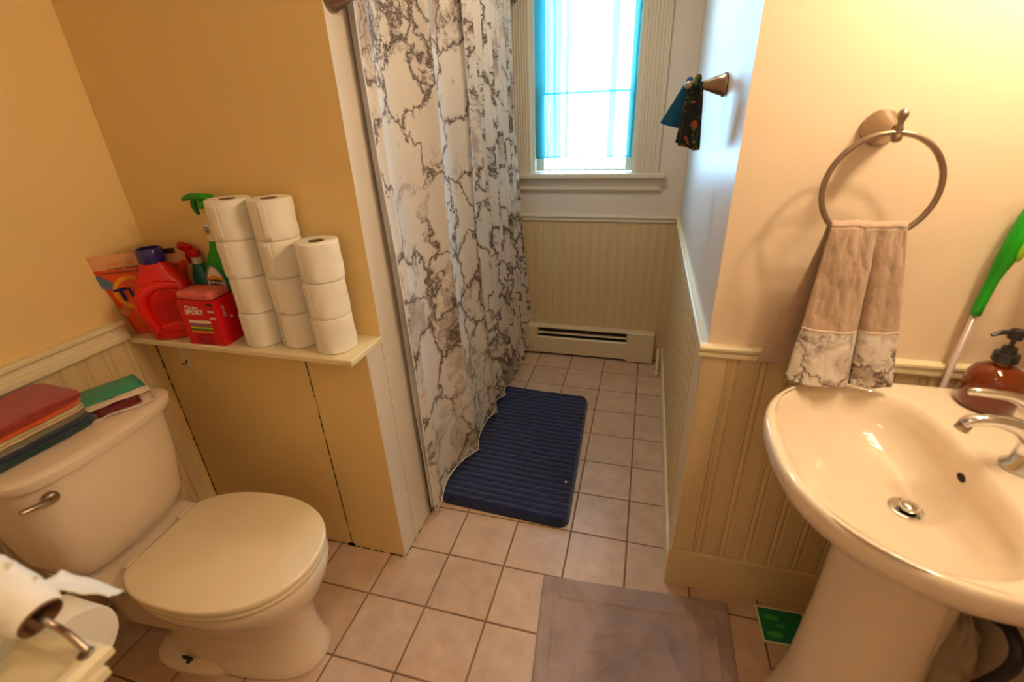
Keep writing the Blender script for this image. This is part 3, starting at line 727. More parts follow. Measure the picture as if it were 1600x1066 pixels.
# red jug
jug=thing('detergent_jug','red plastic laundry detergent jug with a translucent blue cap','jug',(-1.447,1.072,ZS))
def jring(cx,hw,hd,z,e=3.2,n=40): return [Vector((cx+p.x,1.072+p.y,ZS+z)) for p in [Vector(((abs(cos(t)/hw)**e+abs(sin(t)/hd)**e)**(-1/e)*cos(t),(abs(cos(t)/hw)**e+abs(sin(t)/hd)**e)**(-1/e)*sin(t),0)) for t in [2*pi*i/n for i in range(n)]]]
JC=-1.447
J=[(0,.066,.040,.001),(0,.074,.046,.006),(0,.076,.048,.03),(.0,.077,.048,.08),(-.002,.077,.048,.13),(-.004,.075,.047,.16),(-.006,.066,.045,.185),(-.008,.054,.040,.205),(-.008,.042,.035,.222),(-.008,.035,.031,.235),(-.008,.033,.030,.245)]
obj('body', loft(B(),[jring(JC+dx,a,b,z) for dx,a,b,z in J],True,True,True), REDP, jug, autos=60, smooth=True)
bm=B(); lathe(bm,[(.034,.0),(.036,.003),(.036,.040),(.034,.043),(.030,.043),(.030,.020),(.0,.020)],Matrix.Translation((JC-.008,1.072,ZS+.243)),24,(True,False))
obj('cap', bm, BLUEC, jug, autos=40)
# flat painted shade for the grip recess, with handle bar on the front
def recess(u,v):
    a=2*pi*u; x=JC+.012+.040*v*cos(a)*(1-.2*sin(a)); z=ZS+.105+.065*v*sin(a)
    return Vector((x,1.072-.0485-.0005+.0*v,z))
obj('grip_shade', grid(B(),28,4,recess), mat('red_recess_shade',lin((196,14,8)),.35), jug, smooth=True)
hp=[(JC-.050,1.026,ZS+.06),(JC-.058,1.014,ZS+.11),(JC-.050,1.012,ZS+.155),(JC-.022,1.020,ZS+.178),(JC+.012,1.026,ZS+.182)]
obj('handle', tube(B(),[(JC-.046,1.036,ZS+.03)]+hp+[(JC+.045,1.034,ZS+.172)],[.012,.016,.017,.017,.014,.012],12,sm=5), REDP, jug, smooth=True)
obj('lower_bulge', loft(B(),[[Vector((JC+.008+.045*k*cos(t),1.024-h_,ZS+.045+.020*k*sin(t))) for t in [2*pi*i/24 for i in range(24)]] for k,h_ in ((1,0),(.9,.004),(.6,.007),(.2,.008))],True,False,True), REDP, jug, smooth=True)
LF=frame((JC+.060,1.072-.040,ZS+.125),(.8,.6,0),(0,0,1))
obj('side_label', bx(-.016,.010,-.035,.035,0,.001,M=LF), flat('label_grey',(196,176,160)), jug)
obj('side_label', bx(-.012,.010,-.062,-.040,0,.0012,M=LF@Matrix.Translation((0,-.01,0))), flat('label_pale',(200,196,200)), jug)
for k in range(4): obj('printed_line', bx(-.012,.006,.022-k*.012,.024-k*.012,.001,.0014,M=LF), flat('line_dark',(80,50,50)), jug)
jug.rotation_euler=(0,0,.58); jug.location=(-1.430,1.062,ZS)
# teal bottle with red trigger behind
tb=thing('teal_spray_bottle','teal bottle with a red trigger head tucked behind the box','bottle',(-1.360,1.144,ZS))
def bl(cx,cy,prof,e=2.6,n=32): 
    return loft(B(),[[Vector((cx+dx+(abs(cos(t)/a)**e+abs(sin(t)/b)**e)**(-1/e)*cos(t),cy+(abs(cos(t)/a)**e+abs(sin(t)/b)**e)**(-1/e)*sin(t),ZS+z)) for t in [2*pi*i/n for i in range(n)]] for dx,a,b,z in prof],True,True,True)
obj('body', bl(-1.360,1.144,[(0,.032,.021,.001),(0,.035,.023,.01),(0,.037,.024,.09),(0,.036,.024,.15),(-.002,.030,.022,.185),(-.004,.020,.018,.205),(-.005,.014,.014,.22)]), flat('teal_plastic',(12,104,100),.2), tb, smooth=True)
obj('neck', lathe(B(),[(.016,0),(.016,.02)],Matrix.Translation((-1.365,1.144,ZS+.218)),18), flat('neck_pale',(200,190,160)), tb, autos=40)
bm=B(); box(bm,-.020,.016,-.013,.013,0,.028,.008,2,M=Matrix.Translation((-1.368,1.144,ZS+.236)))
box(bm,-.060,-.015,-.011,.011,.012,.036,.006,2,M=Matrix.Translation((-1.368,1.144,ZS+.236))@Matrix.Rotation(.25,4,'Y'))
obj('trigger_head', bm, flat('trigger_red',(196,14,20),.3), tb, autos=40)
obj('trigger', tube(B(),[(-1.391,1.143,ZS+.252),(-1.397,1.142,ZS+.235),(-1.394,1.142,ZS+.215)],[.007,.006,.004],8,sm=3), flat('trigger_lever_red',(176,10,16),.3), tb, smooth=True)
# green spray bottle
gb=thing('green_spray_bottle','green and white trigger spray cleaner bottle behind the red box','bottle',(-1.252,1.134,ZS))
GX,GY=-1.252,1.134
GREEN=flat('green_plastic',(16,150,24),.3)
obj('body', bl(GX,GY,[(-.022,.038,.026,.001),(-.022,.042,.03,.01),(-.022,.045,.03,.10),(-.022,.046,.03,.17),(-.018,.043,.028,.215),(-.010,.031,.023,.25),(-.006,.021,.018,.275),(-.005,.017,.016,.30)]), GREEN, gb, smooth=True)
obj('sleeve', bl(GX-.006,GY,[(.002,.0185,.0175,.297),(0,.0175,.0165,.325),(0,.0165,.016,.352)]), flat('sleeve_white',(232,222,196)), gb, autos=50)
obj('collar', lathe(B(),[(.017,0),(.018,.003),(.018,.020),(.013,.026)],Matrix.Translation((GX-.006,GY,ZS+.352)),20), flat('collar_white',(230,206,150)), gb, autos=40)
bm=B(); 
hd=[(-.070,.440,.007,.008),(-.045,.446,.010,.011),(-.010,.447,.012,.013),(.030,.443,.012,.012),(.048,.437,.006,.008)]
rr=[[Vector((GX-.006+x,GY+w_*cos(t),ZS+z-.022+h_*sin(t)*.95)) for t in [2*pi*i/16 for i in range(16)]] for x,z,h_,w_ in hd]
loft(bm,rr,True,True,True); box(bm,-.018,.018,-.010,.010,-.045,-.02,.005,2,M=Matrix.Translation((GX-.006,GY,ZS+.447-.012)))
obj('trigger_head', bm, GREEN, gb, autos=45)
obj('trigger', tube(B(),[(GX-.040,GY,ZS+.418),(GX-.043,GY-.001,ZS+.400),(GX-.040,GY-.001,ZS+.385),(GX-.036,GY,ZS+.372)],[.008,.0085,.007,.004],10,sm=4), flat('trigger_green',(10,112,20),.3), gb, smooth=True)
GF=frame((GX-.016,GY-.031,ZS+.148),(1,0,0),(0,0,1))
disc(0,0,.040,.078,.0,flat('label_blue',(110,140,176)),'label_border',gb,GF)
disc(0,-.002,.034,.071,.0007,flat('label_white',(222,214,206)),'front_label',gb,GF)
disc(.0,.058,.015,.015,.0009,flat('label_peak',(226,222,222)),'label_peak',gb,GF)
bm=B(); vs=[bm.verts.new(GF@Vector((.030*cos(a),.030+.016*sin(a),.0016))) for a in [pi*k/12 for k in range(13)]]; bm.faces.new(vs)
obj('orange_arc', bm, flat('arc_orange',(226,150,40)), gb)
NB=flat('print_blue',(40,44,90))
text('lettering','Scrubbing',.013,GF@Matrix.Translation((0,.030,.0022)),NB,gb,bold=.0004)
text('lettering','Bubbles',.015,GF@Matrix.Translation((0,.016,.0022)),NB,gb,bold=.0005)
text('lettering','FOAMING',.010,GF@Matrix.Translation((0,-.006,.0018)),NB,gb,bold=.0003)
text('lettering','BLEACH',.010,GF@Matrix.Translation((0,-.018,.0018)),NB,gb,bold=.0003)
text('lettering','BATHROOM',.006,GF@Matrix.Translation((0,-.031,.0018)),NB,gb)
text('lettering','CLEANER',.006,GF@Matrix.Translation((0,-.039,.0018)),NB,gb)
SF=frame((GX-.006,GY-.0178,ZS+.325),(1,0,0),(0,0,1))
for k,s_ in enumerate(('FRESH','CLEAN','SCENT')): text('lettering',s_,.0065,SF@Matrix.Translation((0,.012-k*.008,0)),NB,gb)
# red box with pink box on top
BXF=Matrix.Translation((-1.272,1.048,ZS+.0005))@Matrix.Rotation(math.radians(3),4,'Z')
rb=thing('red_carton','red cardboard carton with white lettering in front of the green bottle','box',(-1.272,1.048,ZS))
RED=flat('carton_red',(214,14,34),.35)
obj('carton', bx(-.066,.066,-.040,.040,0,.146,.001,1,M=BXF), RED, rb)
FF=BXF@frame((0,-.0404,.073),(1,0,0),(0,0,1))
text('lettering','Playtex',.016,FF@Matrix.Translation((-.018,.050,0)),WHT,rb,shear=.2)
text('lettering','SPORT',.022,FF@Matrix.Translation((-.012,.034,0)),WHT,rb,bold=.0006)
for yy,hh,c in ((.004,.009,(236,226,206)),(-.006,.006,(120,130,150)),(-.014,.005,(200,200,40)),(-.020,.006,(60,120,50)),(-.027,.004,(226,190,40))):
    obj('printed_band', bx(-.042,.036,yy,yy+hh,0,.0006,M=FF@Matrix.Translation((0,-.004,0))), flat('band',c), rb)
for k in range(6): obj('printed_line', bx(-.034,.026+.006*(k%2),-.042-k*.0055,-.0395-k*.0055,0,.0005,M=FF), flat('line_maroon',(120,20,50)), rb)
text('lettering','36',.014,BXF@frame((.0664,.010,.080),(0,1,0),(0,0,1)),WHT,rb)
text('lettering','SPORT',.012,BXF@frame((.0664,-.012,.105),(0,0,-1),(0,1,0)),WHT,rb)
for k in range(3): obj('side_print', bx(-.010,.012,.036-k*.012,.043-k*.012,0,.0005,M=FF@Matrix.Translation((.048,.022-.01*k,0))), flat('side_print_col',[(40,20,20),(236,200,190),(236,180,170)][k]), rb)
pk=thing('pink_carton','flat pink speckled sponge lying on the red carton','sponge',(-1.272,1.050,ZS+.148))
pk.name='pink_sponge'; ROOTM['pink_sponge']=ROOTM.get('pink_carton')
def sp(sc_,z): return [BXF@Vector((.064*sc_*((abs(cos(t))**.28)*(1 if cos(t)>0 else -1))+.002*nz(t,z*40),.040*sc_*((abs(sin(t))**.28)*(1 if sin(t)>0 else -1)),.1475+z+.002*nz(cos(t)*2,sin(t)*2,z*20))) for t in [2*pi*i/40 for i in range(40)]]
obj('sponge', loft(B(),[sp(.95,.001),sp(1.0,.005),sp(1.0,.016),sp(.96,.021),sp(.4,.022)],True,True,True), mat('pink_foam',lin((236,120,110)),.9,bump=1,bscale=160,vary=.3,vscale=120), pk, smooth=True)

# ---------------------------------------------------------------- sink
sk=thing('pedestal_sink','white pedestal sink with an oval basin below the towel ring','sink',(.60,.865,0))
SY=.865
def so(sc_,z,cx=.575,n=96,af=.295,ab=.285,b=.302,nf=2.35,nb=7):
    out=[]
    for i in range(n):
        t=2*pi*i/n; c,s=cos(t),sin(t); a=(af if c<0 else ab)*sc_; e=nf if c<0 else nb; bb=b*sc_
        r=(abs(c/a)**e+abs(s/bb)**e)**(-1/e); out.append(Vector((min(cx+r*c,XV-.003),SY+r*s,z)))
    return out
def si(sc_,z,cx=.465,nf=2.3,nb=3.4,af=.158,ab=.168,b=.262,dy=0):
    return [p+Vector((0,dy,0)) for p in so(sc_,z,cx,96,af,ab,b,nf,nb)]
rr=[so(.30,.70,.66),so(.42,.705,.64),so(.66,.752,.60),so(.86,.80,.58),so(.97,.838),so(1.0,.862),so(1.0,.876),so(.992,.885),so(.975,.889),so(.955,.889),
    si(1.05,.888),si(1.0,.883),si(.955,.868),si(.90,.838,.475),si(.80,.808,.485),si(.64,.784,.50),si(.45,.770,.52),si(.25,.762,.538),si(.13,.758,.548)]
obj('basin', loft(B(),rr,True,True,True), PORC, sk, smooth=True)
bm=lathe(B(),[(.030,.0),(.030,.003),(.026,.004),(.020,.001)],Matrix.Translation((.552,SY+.008,.7585)),28)
dr=obj('drain', bm, CHROME, sk, autos=40)
obj('stopper', lathe(B(),[(.014,0),(.017,.004),(.017,.010),(.012,.013),(.002,.014)],Matrix.Translation((.556,SY+.008,.760)),24), CHROME, dr, smooth=True)
obj('overflow_hole', loft(B(),[[Vector((.6235+.004*k,.888+.011*r_*cos(t),.842+.008*r_*sin(t))) for t in [2*pi*i/16 for i in range(16)]] for k,r_ in ((0,1),(1,.9))],True,True,True), DARK, sk)
def pr(cx,a,b,z): return [Vector((cx+a*cos(t)*(1 if cos(t)<0 else .8),SY-.0+b*sin(t),z)) for t in [2*pi*i/40 for i in range(40)]]
obj('pedestal', loft(B(),[pr(.585,.165,.150,0),pr(.585,.165,.150,.02),pr(.588,.155,.140,.05),pr(.59,.140,.122,.2),pr(.585,.128,.106,.45),pr(.585,.13,.108,.62),pr(.59,.15,.125,.73),pr(.60,.17,.15,.755)],True,True,True), PORC, sk, smooth=True)
# faucet
fc=thing('faucet','chrome single lever faucet on the sink deck','faucet',(.745,SY+.01,.889))
FX,FY=.700,SY+.012
obj('body', loft(B(),[[Vector((FX+dx+a*cos(t),FY+b*sin(t),.8895+z)) for t in [2*pi*i/28 for i in range(28)]] for dx,a,b,z in ((-.004,.034,.030,0),(-.004,.034,.030,.004),(0,.026,.025,.012),(0,.024,.024,.05),(0,.026,.026,.075),(0,.026,.026,.09))],True,True,True), CHROME, fc, smooth=True)
obj('spout', tube(B(),[(FX-.005,FY,.8895+.062),(FX-.035,FY,.8895+.082),(FX-.07,FY,.8895+.092),(FX-.105,FY,.8895+.088),(FX-.118,FY,.8895+.078)],[.024,.018,.014,.0125,.0125],14,sm=6,flat_=.85), CHROME, fc, smooth=True)
obj('aerator', lathe(B(),[(.011,0),(.011,.012)],axisM((FX-.114,FY,.8895+.078),(-.35,0,-1)),16), NICKEL, fc, smooth=True)
lv=obj('lever', tube(B(),[(FX+.004,FY,.8895+.095),(FX-.03,FY,.8895+.125),(FX-.065,FY+.004,.8895+.140),(FX-.108,FY+.008,.8895+.142),(FX-.123,FY+.01,.8895+.140)],[.022,.017,.011,.010,.009],12,sm=6,flat_=.7), CHROME, fc, smooth=True)
# soap dispenser
AX,AY,AZ=.746,1.095,.8895
sd=thing('soap_dispenser','amber glass pump bottle with a black pump standing on the sink deck','soap dispenser',(AX,AY,AZ))
AMB=NT('amber_glass'); AMB.b.inputs['Base Color'].default_value=lin((150,58,8))+(1,); AMB.b.inputs['Roughness'].default_value=.06; AMB.b.inputs['Transmission Weight'].default_value=.55; AMB.b.inputs['Coat Weight'].default_value=.5
obj('bottle', lathe(B(),[(.034,0),(.046,.002),(.049,.008),(.049,.055),(.048,.072),(.040,.088),(.024,.098),(.016,.102),(.016,.110)],Matrix.Translation((AX,AY,AZ)),36), AMB.m, sd, autos=60)
obj('liquid', lathe(B(),[(.034,.006),(.039,.010),(.039,.040)],Matrix.Translation((AX,AY,AZ)),24), flat('amber_soap',(196,84,14),.3), sd, smooth=True)
obj('collar', lathe(B(),[(.021,0),(.022,.002),(.021,.018),(.014,.020),(.012,.032),(.005,.034)],Matrix.Translation((AX,AY,AZ+.109)),24), BLACK, sd, autos=40)
bm=B(); lathe(bm,[(.0045,0),(.0045,.018),(.012,.02),(.013,.036),(.010,.040)],Matrix.Translation((AX,AY,AZ+.140)),16)
tube(bm,[(AX,AY,AZ+.172),(AX-.025,AY-.004,AZ+.174),(AX-.045,AY-.008,AZ+.168)],[.006,.005,.0035],8,sm=4)
obj('pump', bm, BLACK, sd, autos=50)
# green handled brush
gbz=thing('long_handled_brush','steel rod with a green grip leaning upright behind the sink','brush',(.693,1.184,.0))
obj('rod', tube(B(),[(.705,1.181,.012),(.716,1.181,1.08)],.006,12), mat('white_rod',lin((206,190,186)),.3,.3), gbz, smooth=True)
obj('brush_head', lathe(B(),[(.010,0),(.012,.003),(.012,.05),(.006,.06)],Matrix.Translation((.705,1.184,.001)),14), flat('head_white',(220,220,215)), gbz, smooth=True)
GR=flat('grip_green',(20,160,20),.35)
gr=obj('grip', tube(B(),[(.716,1.181,1.065),(.720,1.180,1.14),(.724,1.176,1.19),(.728,1.174,1.23),(.732,1.176,1.275),(.734,1.178,1.300)],[.010,.0105,.016,.018,.015,.010],14,sm=5), GR, gbz, smooth=True)
obj('grip_inset', loft(B(),[[Vector((.736+.008*k*cos(t),1.158-d_,1.222+.032*k*sin(t))) for t in [2*pi*i/20 for i in range(20)]] for k,d_ in ((1,-.004),(.95,.0),(.6,.002),(.1,.003))],True,True,True), flat('inset_lime',(150,196,30),.35), gr, smooth=True)
obj('end_loop', lathe(B(),[(.010,0),(.011,.004),(.010,.010),(.004,.012)],Matrix.Translation((.734,1.178,1.300)),16), flat('loop_white',(240,236,226)), gbz, smooth=True)

# ---------------------------------------------------------------- towel ring and towel
tr=thing('towel_ring','round brushed nickel towel ring on the cream wall above the sink','towel ring',(.446,YS,1.445))
MB_=axisM((.446,YS,1.445),(0.02,-1,0))
obj('mounting_base', lathe(B(),[(.030,0),(.034,.003),(.034,.008),(.031,.012),(.024,.028),(.015,.048),(.010,.062),(.009,.078)],MB_,32), NICKEL, tr, autos=50)
obj('post', lathe(B(),[(.004,-.018),(.009,-.014),(.0095,-.006),(.006,-.002),(.0085,.004),(.006,.010),(.0055,.018),(.009,.026),(.0095,.032),(.006,.039),(.001,.041)],Matrix.Translation((.448,1.128,1.440)),20), NICKEL, tr, smooth=True)
RR=.1015; RC=Vector((.4445,1.128,1.338))
obj('ring', tube(B(),[RC+Vector((RR*sin(a)*.99,-.012*(1-cos(a))*.3,RR*cos(a))) for a in [2*pi*i/72 for i in range(72)]],.0058,12,closed=True), NICKEL, tr, smooth=True)
ZT=1.262
def towel_w(v):  # v 0 top .. 1 bottom
    return v
def front(u,v):   # v=0 bottom 1 top
    d=1-v
    zb=.905
    xl=.374+(.356-.374)*d**1.2; xr=.508+(.572-.508)*d**.9
    x=xl+(xr-xl)*u
    # a deep fold at u~.62
    f=.62
    y=1.117-.012*d - .016*d*sin(pi*min(1,u/f))**.7*(1 if u<f else 0) - .010*d*(sin(pi*(u-f)/(1-f))**.8 if u>f else 0)
    y+= .012*exp(-((u-f)/.03)**2)*min(1,d*2)
    y+= .005*nz(u*6,v*3,1)+.0025*nz(u*14,v*12,4)+.0012*nz(u*40,v*50,6)
    zt=RC.z-sqrt(max(0,RR**2-(x-RC.x)**2)) if abs(x-RC.x)<RR*.9 else 1.27
    zt=ZT+.004*nz(u*5,2)
    z=zb+(zt-zb)*v -.006*sin(pi*u*1.3)*d + .006*nz(u*4,9)*d
    return Vector((x,y,z))
tw=thing('hand_towel','taupe terry hand towel with a marble print hem hanging from the ring','towel',(.46,1.128,1.25))
def tmi(u,v): return 1 if v<.375 else 0
bm=grid(B(),70,90,front,lambda u,v:(u*.22,v*.36),mi=tmi)
obj('front_fall', bm, [TOWEL,MARBT], tw, smooth=True, solid=.007)
def back(u,v):
    d=1-v; xl=.374-.072*d**1.3; xr=.508-.02*d; x=xl+(xr-xl)*u
    y=1.139+.026*d+.004*nz(u*5,v*3,7); 
    return Vector((x,min(y,1.183),.912+(ZT-.912)*v+.012*u*d))
bm=grid(B(),40,50,back,lambda u,v:(u*.2+1,v*.36)); obj('back_fall', bm, TOWEL, tw, smooth=True, solid=.006)
def over(u,v):
    a=pi*v; x=.374+.134*u; return Vector((x,1.128-.0105*cos(a),ZT+.004*nz(u*5,2)*(1-v)+.009*sin(a)*(1+.5*nz(u*9,3))))
obj('top_fold', grid(B(),40,10,over), TOWEL, tw, smooth=True, solid=.007)
obj('hem_seam', tube(B(),[front(u/40,.375)+Vector((0,-.0042,0)) for u in range(41)],.0016,6), flat('seam',(224,200,176)), tw, smooth=True)

# ---------------------------------------------------------------- pegs
def peg(name,lab,loc,d,flip):
    p=thing(name,lab,'robe hook',loc)
    Mx=axisM(loc,d)
    obj('base', lathe(B(),[(.026,0),(.031,.003),(.031,.009),(.027,.013),(.023,.028),(.016,.046),(.011,.062),(.0095,.070)],Mx,28), NICKEL, p, autos=50)
    obj('peg', lathe(B(),[(.008,.068),(.007,.078),(.0105,.086),(.013,.096),(.011,.106),(.004,.111)],Mx,20), NICKEL, p, smooth=True)
    return p
peg('robe_hook','brushed nickel peg hook with dark cloths on the alcove wall',(XS,1.60,1.548),(-1,0,0.02),0)
peg('robe_hook','brushed nickel peg hook beside the shower curtain top',(XP,1.203,1.760),(1,0,0.0),0)
# camouflage cloth and blue cloth on the peg
def camo():
    k=NT('dark_botanical_print'); k.b.inputs['Roughness'].default_value=.9
    tc=k.n('ShaderNodeTexCoord'); v=k.n('ShaderNodeTexVoronoi',Scale=75.0); nz_=k.n('ShaderNodeTexNoise',Scale=30.0,Detail=3.0)
    k.l(tc.outputs['Object'],nz_.inputs['Vector']); ad=k.n('ShaderNodeVectorMath',operation='MULTIPLY_ADD'); ad.inputs[1].default_value=(.05,.05,.05); k.l(nz_.outputs['Color'],ad.inputs[0]); k.l(tc.outputs['Object'],ad.inputs[2]); k.l(ad.outputs[0],v.inputs['Vector'])
    sp_=k.n('ShaderNodeSeparateColor'); k.l(v.outputs['Color'],sp_.inputs[0])
    cr=k.n('ShaderNodeValToRGB'); cr.color_ramp.interpolation='CONSTANT'; e=cr.color_ramp.elements
    e[0].position=0; e[0].color=(.012,.014,.012,1); e[1].position=.42; e[1].color=lin((38,62,34))+(1,)
    for p_,c in ((.62,(14,30,30)),(.78,(96,104,42)),(.86,(176,76,44)),(.91,(20,20,22))):
        x=e.new(p_); x.color=lin(c)+(1,)
    k.l(sp_.outputs[0],cr.inputs[0]); k.l(cr.outputs[0],k.b.inputs['Base Color']); return k.m
CAMO=camo()
def drape(name,lab,cx,cy,ztop,w0,w1,L,dx,m,seed,yo,nf=2.5):
    """cloth hung over the peg: a tall bell of folds"""
    r=thing(name,lab,'cloth',(cx,cy,ztop))
    def fn(u,v):
        a=2*pi*u; w_=w0+(w1-w0)*v**.8; fl=1+.16*sin(a*round(nf*2)+seed)*v+.10*sin(a*3+seed*2)*v; 
        x=cx+dx*v+w_*cos(a)*fl; y=cy+yo*v+.55*w_*sin(a)*fl
        return Vector((x,y,ztop-L*v*(1+.07*sin(a+seed))+.003*nz(u*6,v*4,seed)))
    bm=grid(B(),64,24,fn); bmesh.ops.remove_doubles(bm,verts=bm.verts,dist=.0002)
    obj('cloth_folds',bm,m,r,smooth=True,solid=.003)
    # loop over the peg
    obj('hanging_loop', tube(B(),[(cx+.003*sin(seed),cy+.016*cos(b),ztop-.012+.024*sin(b)) for b in [pi*k/12 for k in range(13)]],[.008,.009,.010,.009,.008],10), m, r, smooth=True)
    return r
drape('patterned_cloth','dark green patterned cloth hanging in folds from the alcove peg',.110,1.596,1.556,.017,.030,.165,-.008,CAMO,1.0,-.006,3)
drape('blue_cloth','blue cloth hanging behind the patterned cloth on the alcove peg',.090,1.628,1.552,.012,.026,.105,-.036,mat('blue_cloth_mat',lin((14,92,140)),.95,bump=.6,bscale=200),2.2,.012,2)

# ---------------------------------------------------------------- foreground paper holder and rolls
E0=Vector((-.667,.199,.966)); AD=Vector((.88,-.04,-.36)).normalized()
ph=thing('paper_holder','curved nickel toilet paper arm on the rail of the low entry wall','toilet paper holder',(-.63,.19,.912))
obj('arm', tube(B(),[E0-AD*.09,E0-AD*.03,E0+AD*.01,E0+Vector((.018,.004,-.026)),E0+Vector((.030,.004,-.044)),Vector((-.628,.202,.912))],.0042,10,sm=6), NICKEL, ph, smooth=True)
obj('flange', lathe(B(),[(.009,0),(.009,.003),(.006,.006)],Matrix.Translation((-.628,.200,.9085)),20), BRONZE, ph, smooth=True)
pr1=thing('used_toilet_roll','nearly used toilet roll with a bare cardboard tube end on the nickel arm','toilet roll',tuple(E0-AD*.05))
AM=axisM(E0,-AD)
def rr_(r,z,n=36,wob=0): return [AM@Vector(((r+wob*nz(cos(t)*2,sin(t)*2,z*20))*cos(t),(r+wob*nz(cos(t)*2,sin(t)*2,z*20))*sin(t),z)) for t in [2*pi*i/n for i in range(n)]]
obj('core', loft(B(),[rr_(.0232,.10),rr_(.0232,.0),rr_(.0218,.0),rr_(.0218,.10),rr_(.0232,.10)]), CARD, pr1, autos=50)
obj('paper', loft(B(),[rr_(.0235,.101),rr_(.030,.101,wob=.002),rr_(.0305,.05,wob=.003),rr_(.0285,.012,wob=.003),rr_(.0255,.004,wob=.001),rr_(.0235,.003),rr_(.0235,.101)]), PAPER, pr1, autos=50)
def hang(u,v):
    return Vector((-.700-.10*u+.030*v*(1-u)+.004*nz(u*4,v*3), .172-.075*v+.006*u, .953+.030*u-.050*v-.004*v*v+.004*nz(u*3,v*4,3)))
obj('hanging_sheet', grid(B(),12,16,hang), PAPER, pr1, smooth=True, solid=.001)
def flap(u,v):
    return Vector((-.700+.085*u*(1-.3*v)-.02*v, .222+.035*v+.02*u+.004*nz(u*4,v*4,2), .985-.020*u-.02*v-.030*u*v+.004*nz(u*3,v*5,8)))
obj('torn_flap', grid(B(),12,10,flap), PAPER, pr1, smooth=True, solid=.001)
def tabs(k):
    x=-.735+.030*k
    return grid(B(),4,6,lambda u,v:Vector((x+.018*u*(1-.5*v)+.010*v,.212+.014*v,1.015-.018*k+.014*v-.010*v*v+.004*nz(u*4,v*4,k))))
for k in (0,1): obj('torn_tab', tabs(k), PAPER, pr1, smooth=True, solid=.001)
pr2=thing('spare_toilet_roll','large white toilet roll with its flat end showing below the nickel arm','toilet roll',(-1.00,.283,.63))
def xr(r,x,c,n=40): return [Vector((x,c[0]+r*cos(t),c[1]+r*sin(t))) for t in [2*pi*i/n for i in range(n)]]
c2=(.300,.628)
obj('paper', loft(B(),[xr(.020,-1.055,c2),xr(.069,-1.055,c2),xr(.071,-1.05,c2),xr(.071,-.957,c2),xr(.069,-.952,c2),xr(.005,-.952,c2)],True,False,True), PAPER, pr2, autos=50)
obj('roll_bracket', tube(B(),[(-1.12,.300,.010),(-1.12,.300,.60),(-1.11,.300,.628),(-1.06,.300,.628)],.006,8,sm=3), NICKEL, pr2, smooth=True)
obj('stand_base', lathe(B(),[(.06,0),(.06,.006),(.01,.012)],Matrix.Translation((-1.12,.300,.0005)),24), NICKEL, pr2, autos=40)

# ---------------------------------------------------------------- under the sink
gc=thing('green_card','green printed card with a cream border on the floor under the sink','card',(.51,1.12,.001))
GC=Matrix.Translation((.532,1.120,.0055))@Matrix.Rotation(math.radians(2),4,'Z')@Matrix.Rotation(math.radians(0),4,'X')
obj('card', bx(-.073,.073,-.062,.062,-.0035,0,M=GC), flat('card_cream',(226,220,170)), gc)
obj('printed_field', bx(-.066,.066,-.055,.055,.0,.0006,M=GC), flat('card_green',(8,120,70)), gc)
for x,y,a,b in ((-.030,.025,.022,.010),(-.032,-.032,.024,.010),(-.010,.0,.014,.006)):
    disc(x,y,a,b,.0007,flat('card_leaf',(60,170,70)),'printed_leaf',gc,GC)
def crumple(u,v):
    a=2*pi*u; ph_=pi*(v-.5); r=.085*(1+.22*nz(cos(a)*2.2,sin(a)*2.2,v*5)+.16*abs(nz(cos(a)*5,sin(a)*5,v*11)))
    return Vector((.800+r*cos(ph_)*cos(a)*.68,.99+r*cos(ph_)*sin(a)*1.25,.215+r*sin(ph_)*2.2))
bm=grid(B(),60,50,crumple); bmesh.ops.remove_doubles(bm,verts=bm.verts,dist=.0003)
cb=thing('crumpled_bag','crumpled beige plastic bag standing on the floor behind the pedestal','bag',(.80,.99,.0))
obj('bag_body', bm, mat('bag_beige',lin((190,170,140)),.6,bump=.4,bscale=30), cb, smooth=True)
obj('bag_handle', tube(B(),[(.80,.95,.36),(.80,.96,.44),(.80,1.00,.46),(.80,1.03,.38)],.005,8,sm=4), flat('bag_strap',(180,160,130)), cb, smooth=True)
dp=thing('drain_pipe','black curved drain hose under the right side of the sink','pipe',(.74,.85,.4))
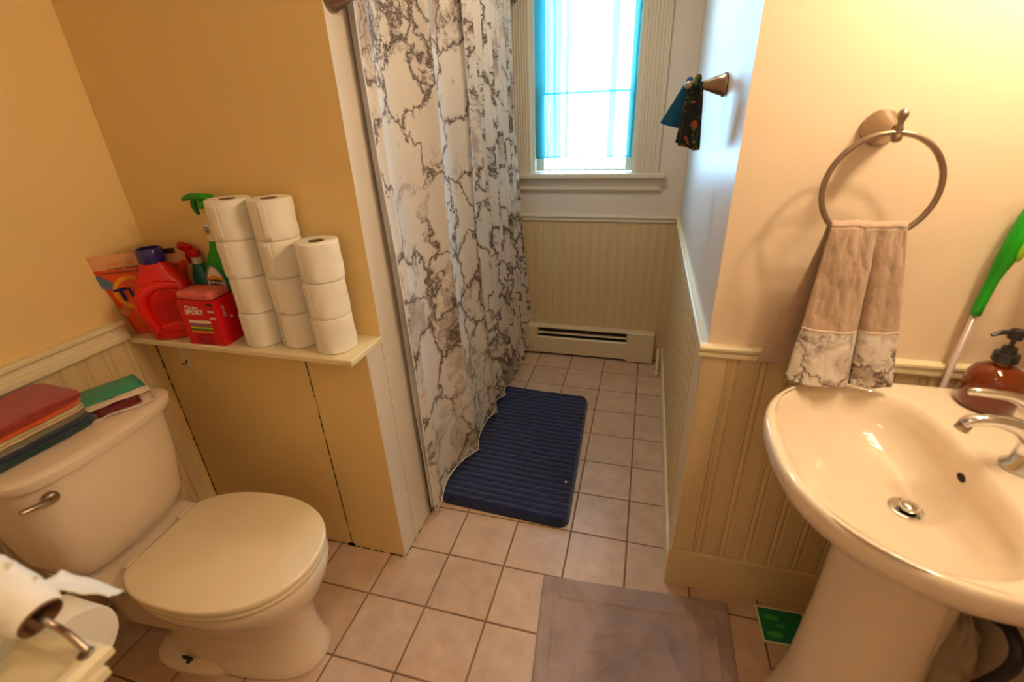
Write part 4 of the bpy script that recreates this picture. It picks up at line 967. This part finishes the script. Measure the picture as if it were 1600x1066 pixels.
obj('hose', tube(B(),[(0.72, 0.844, 0.72), (0.74, 0.844, 0.561), (0.74, 0.794, 0.576), (0.74, 0.758, 0.564), (0.74, 0.748, 0.521), (0.74, 0.766, 0.444), (0.74, 0.788, 0.36), (0.8, 0.798, 0.33999999999999997), (0.866, 0.798, 0.33999999999999997)],.012,12,sm=8), BLACK, dp, smooth=True)

# ---------------------------------------------------------------- vanity light and added shadow-casting cabinet (above the frame, beside the camera)
vl=thing('vanity_light','nickel three bulb vanity light on the wall above the sink','wall lamp',(XV,.86,2.12))
obj('backplate', bx(XV-.025,XV-.001,.60,1.12,2.08,2.16,.006,2), NICKEL, vl)
SHD=mat('opal_shade',(.9,.85,.75),.3,emit=((1.0,.62,.28),3.0))
for b in BULBS:
    obj('arm', tube(B(),[(XV-.02,b[1],2.12),(b[0]+.05,b[1],2.135),(b[0],b[1],2.12)],.007,8,sm=4), NICKEL, vl, smooth=True)
    obj('shade', lathe(B(),[(.018,.05),(.030,.03),(.045,-.01),(.055,-.06),(.053,-.06),(.043,-.01),(.028,.028),(.016,.048)],Matrix.Translation((b[0],b[1],b[2]-.04)),24,(False,False)), NICKEL, vl, smooth=True)
    obj('bulb', lathe(B(),[(.010,.03),(.014,.02),(.022,0),(.024,-.02),(.018,-.04),(.004,-.048)],Matrix.Translation((b[0],b[1],b[2]-.04)),16), SHD, vl, smooth=True)
mc=thing('shadow_cabinet','added unseen white mirror cabinet that shades the wall over the sink','cabinet',(XV,.86,1.3))  # added out of view to cast shade on the sink wall
obj('cabinet_body', bx(XV-.10,XV-.001,.62,1.10,1.34,1.86,.003,1), TRIM, mc)
obj('mirror', bx(XV-.104,XV-.1005,.635,1.085,1.355,1.845), mat('mirror_glass',(.9,.9,.9),.02,1), mc)

cf=thing('entry_fill_fixture','added round fixture for the unseen fill light by the entry','fill light',(-.05,-.15,ZC))  # invented housing for the added entry fill
obj('base', lathe(B(),[(.16,0),(.16,-.02),(.15,-.026)],Matrix.Translation((-.05,-.15,ZC-.0005)),32), NICKEL, cf, autos=40)

af=thing('alcove_fill_fixture','added round fixture for the unseen fill light over the alcove','fill light',(-.28,1.95,ZC))  # invented housing for the added alcove fill
obj('base', lathe(B(),[(.13,0),(.13,-.02),(.12,-.026)],Matrix.Translation((-.28,1.95,ZC-.0005)),32), NICKEL, af, autos=40)
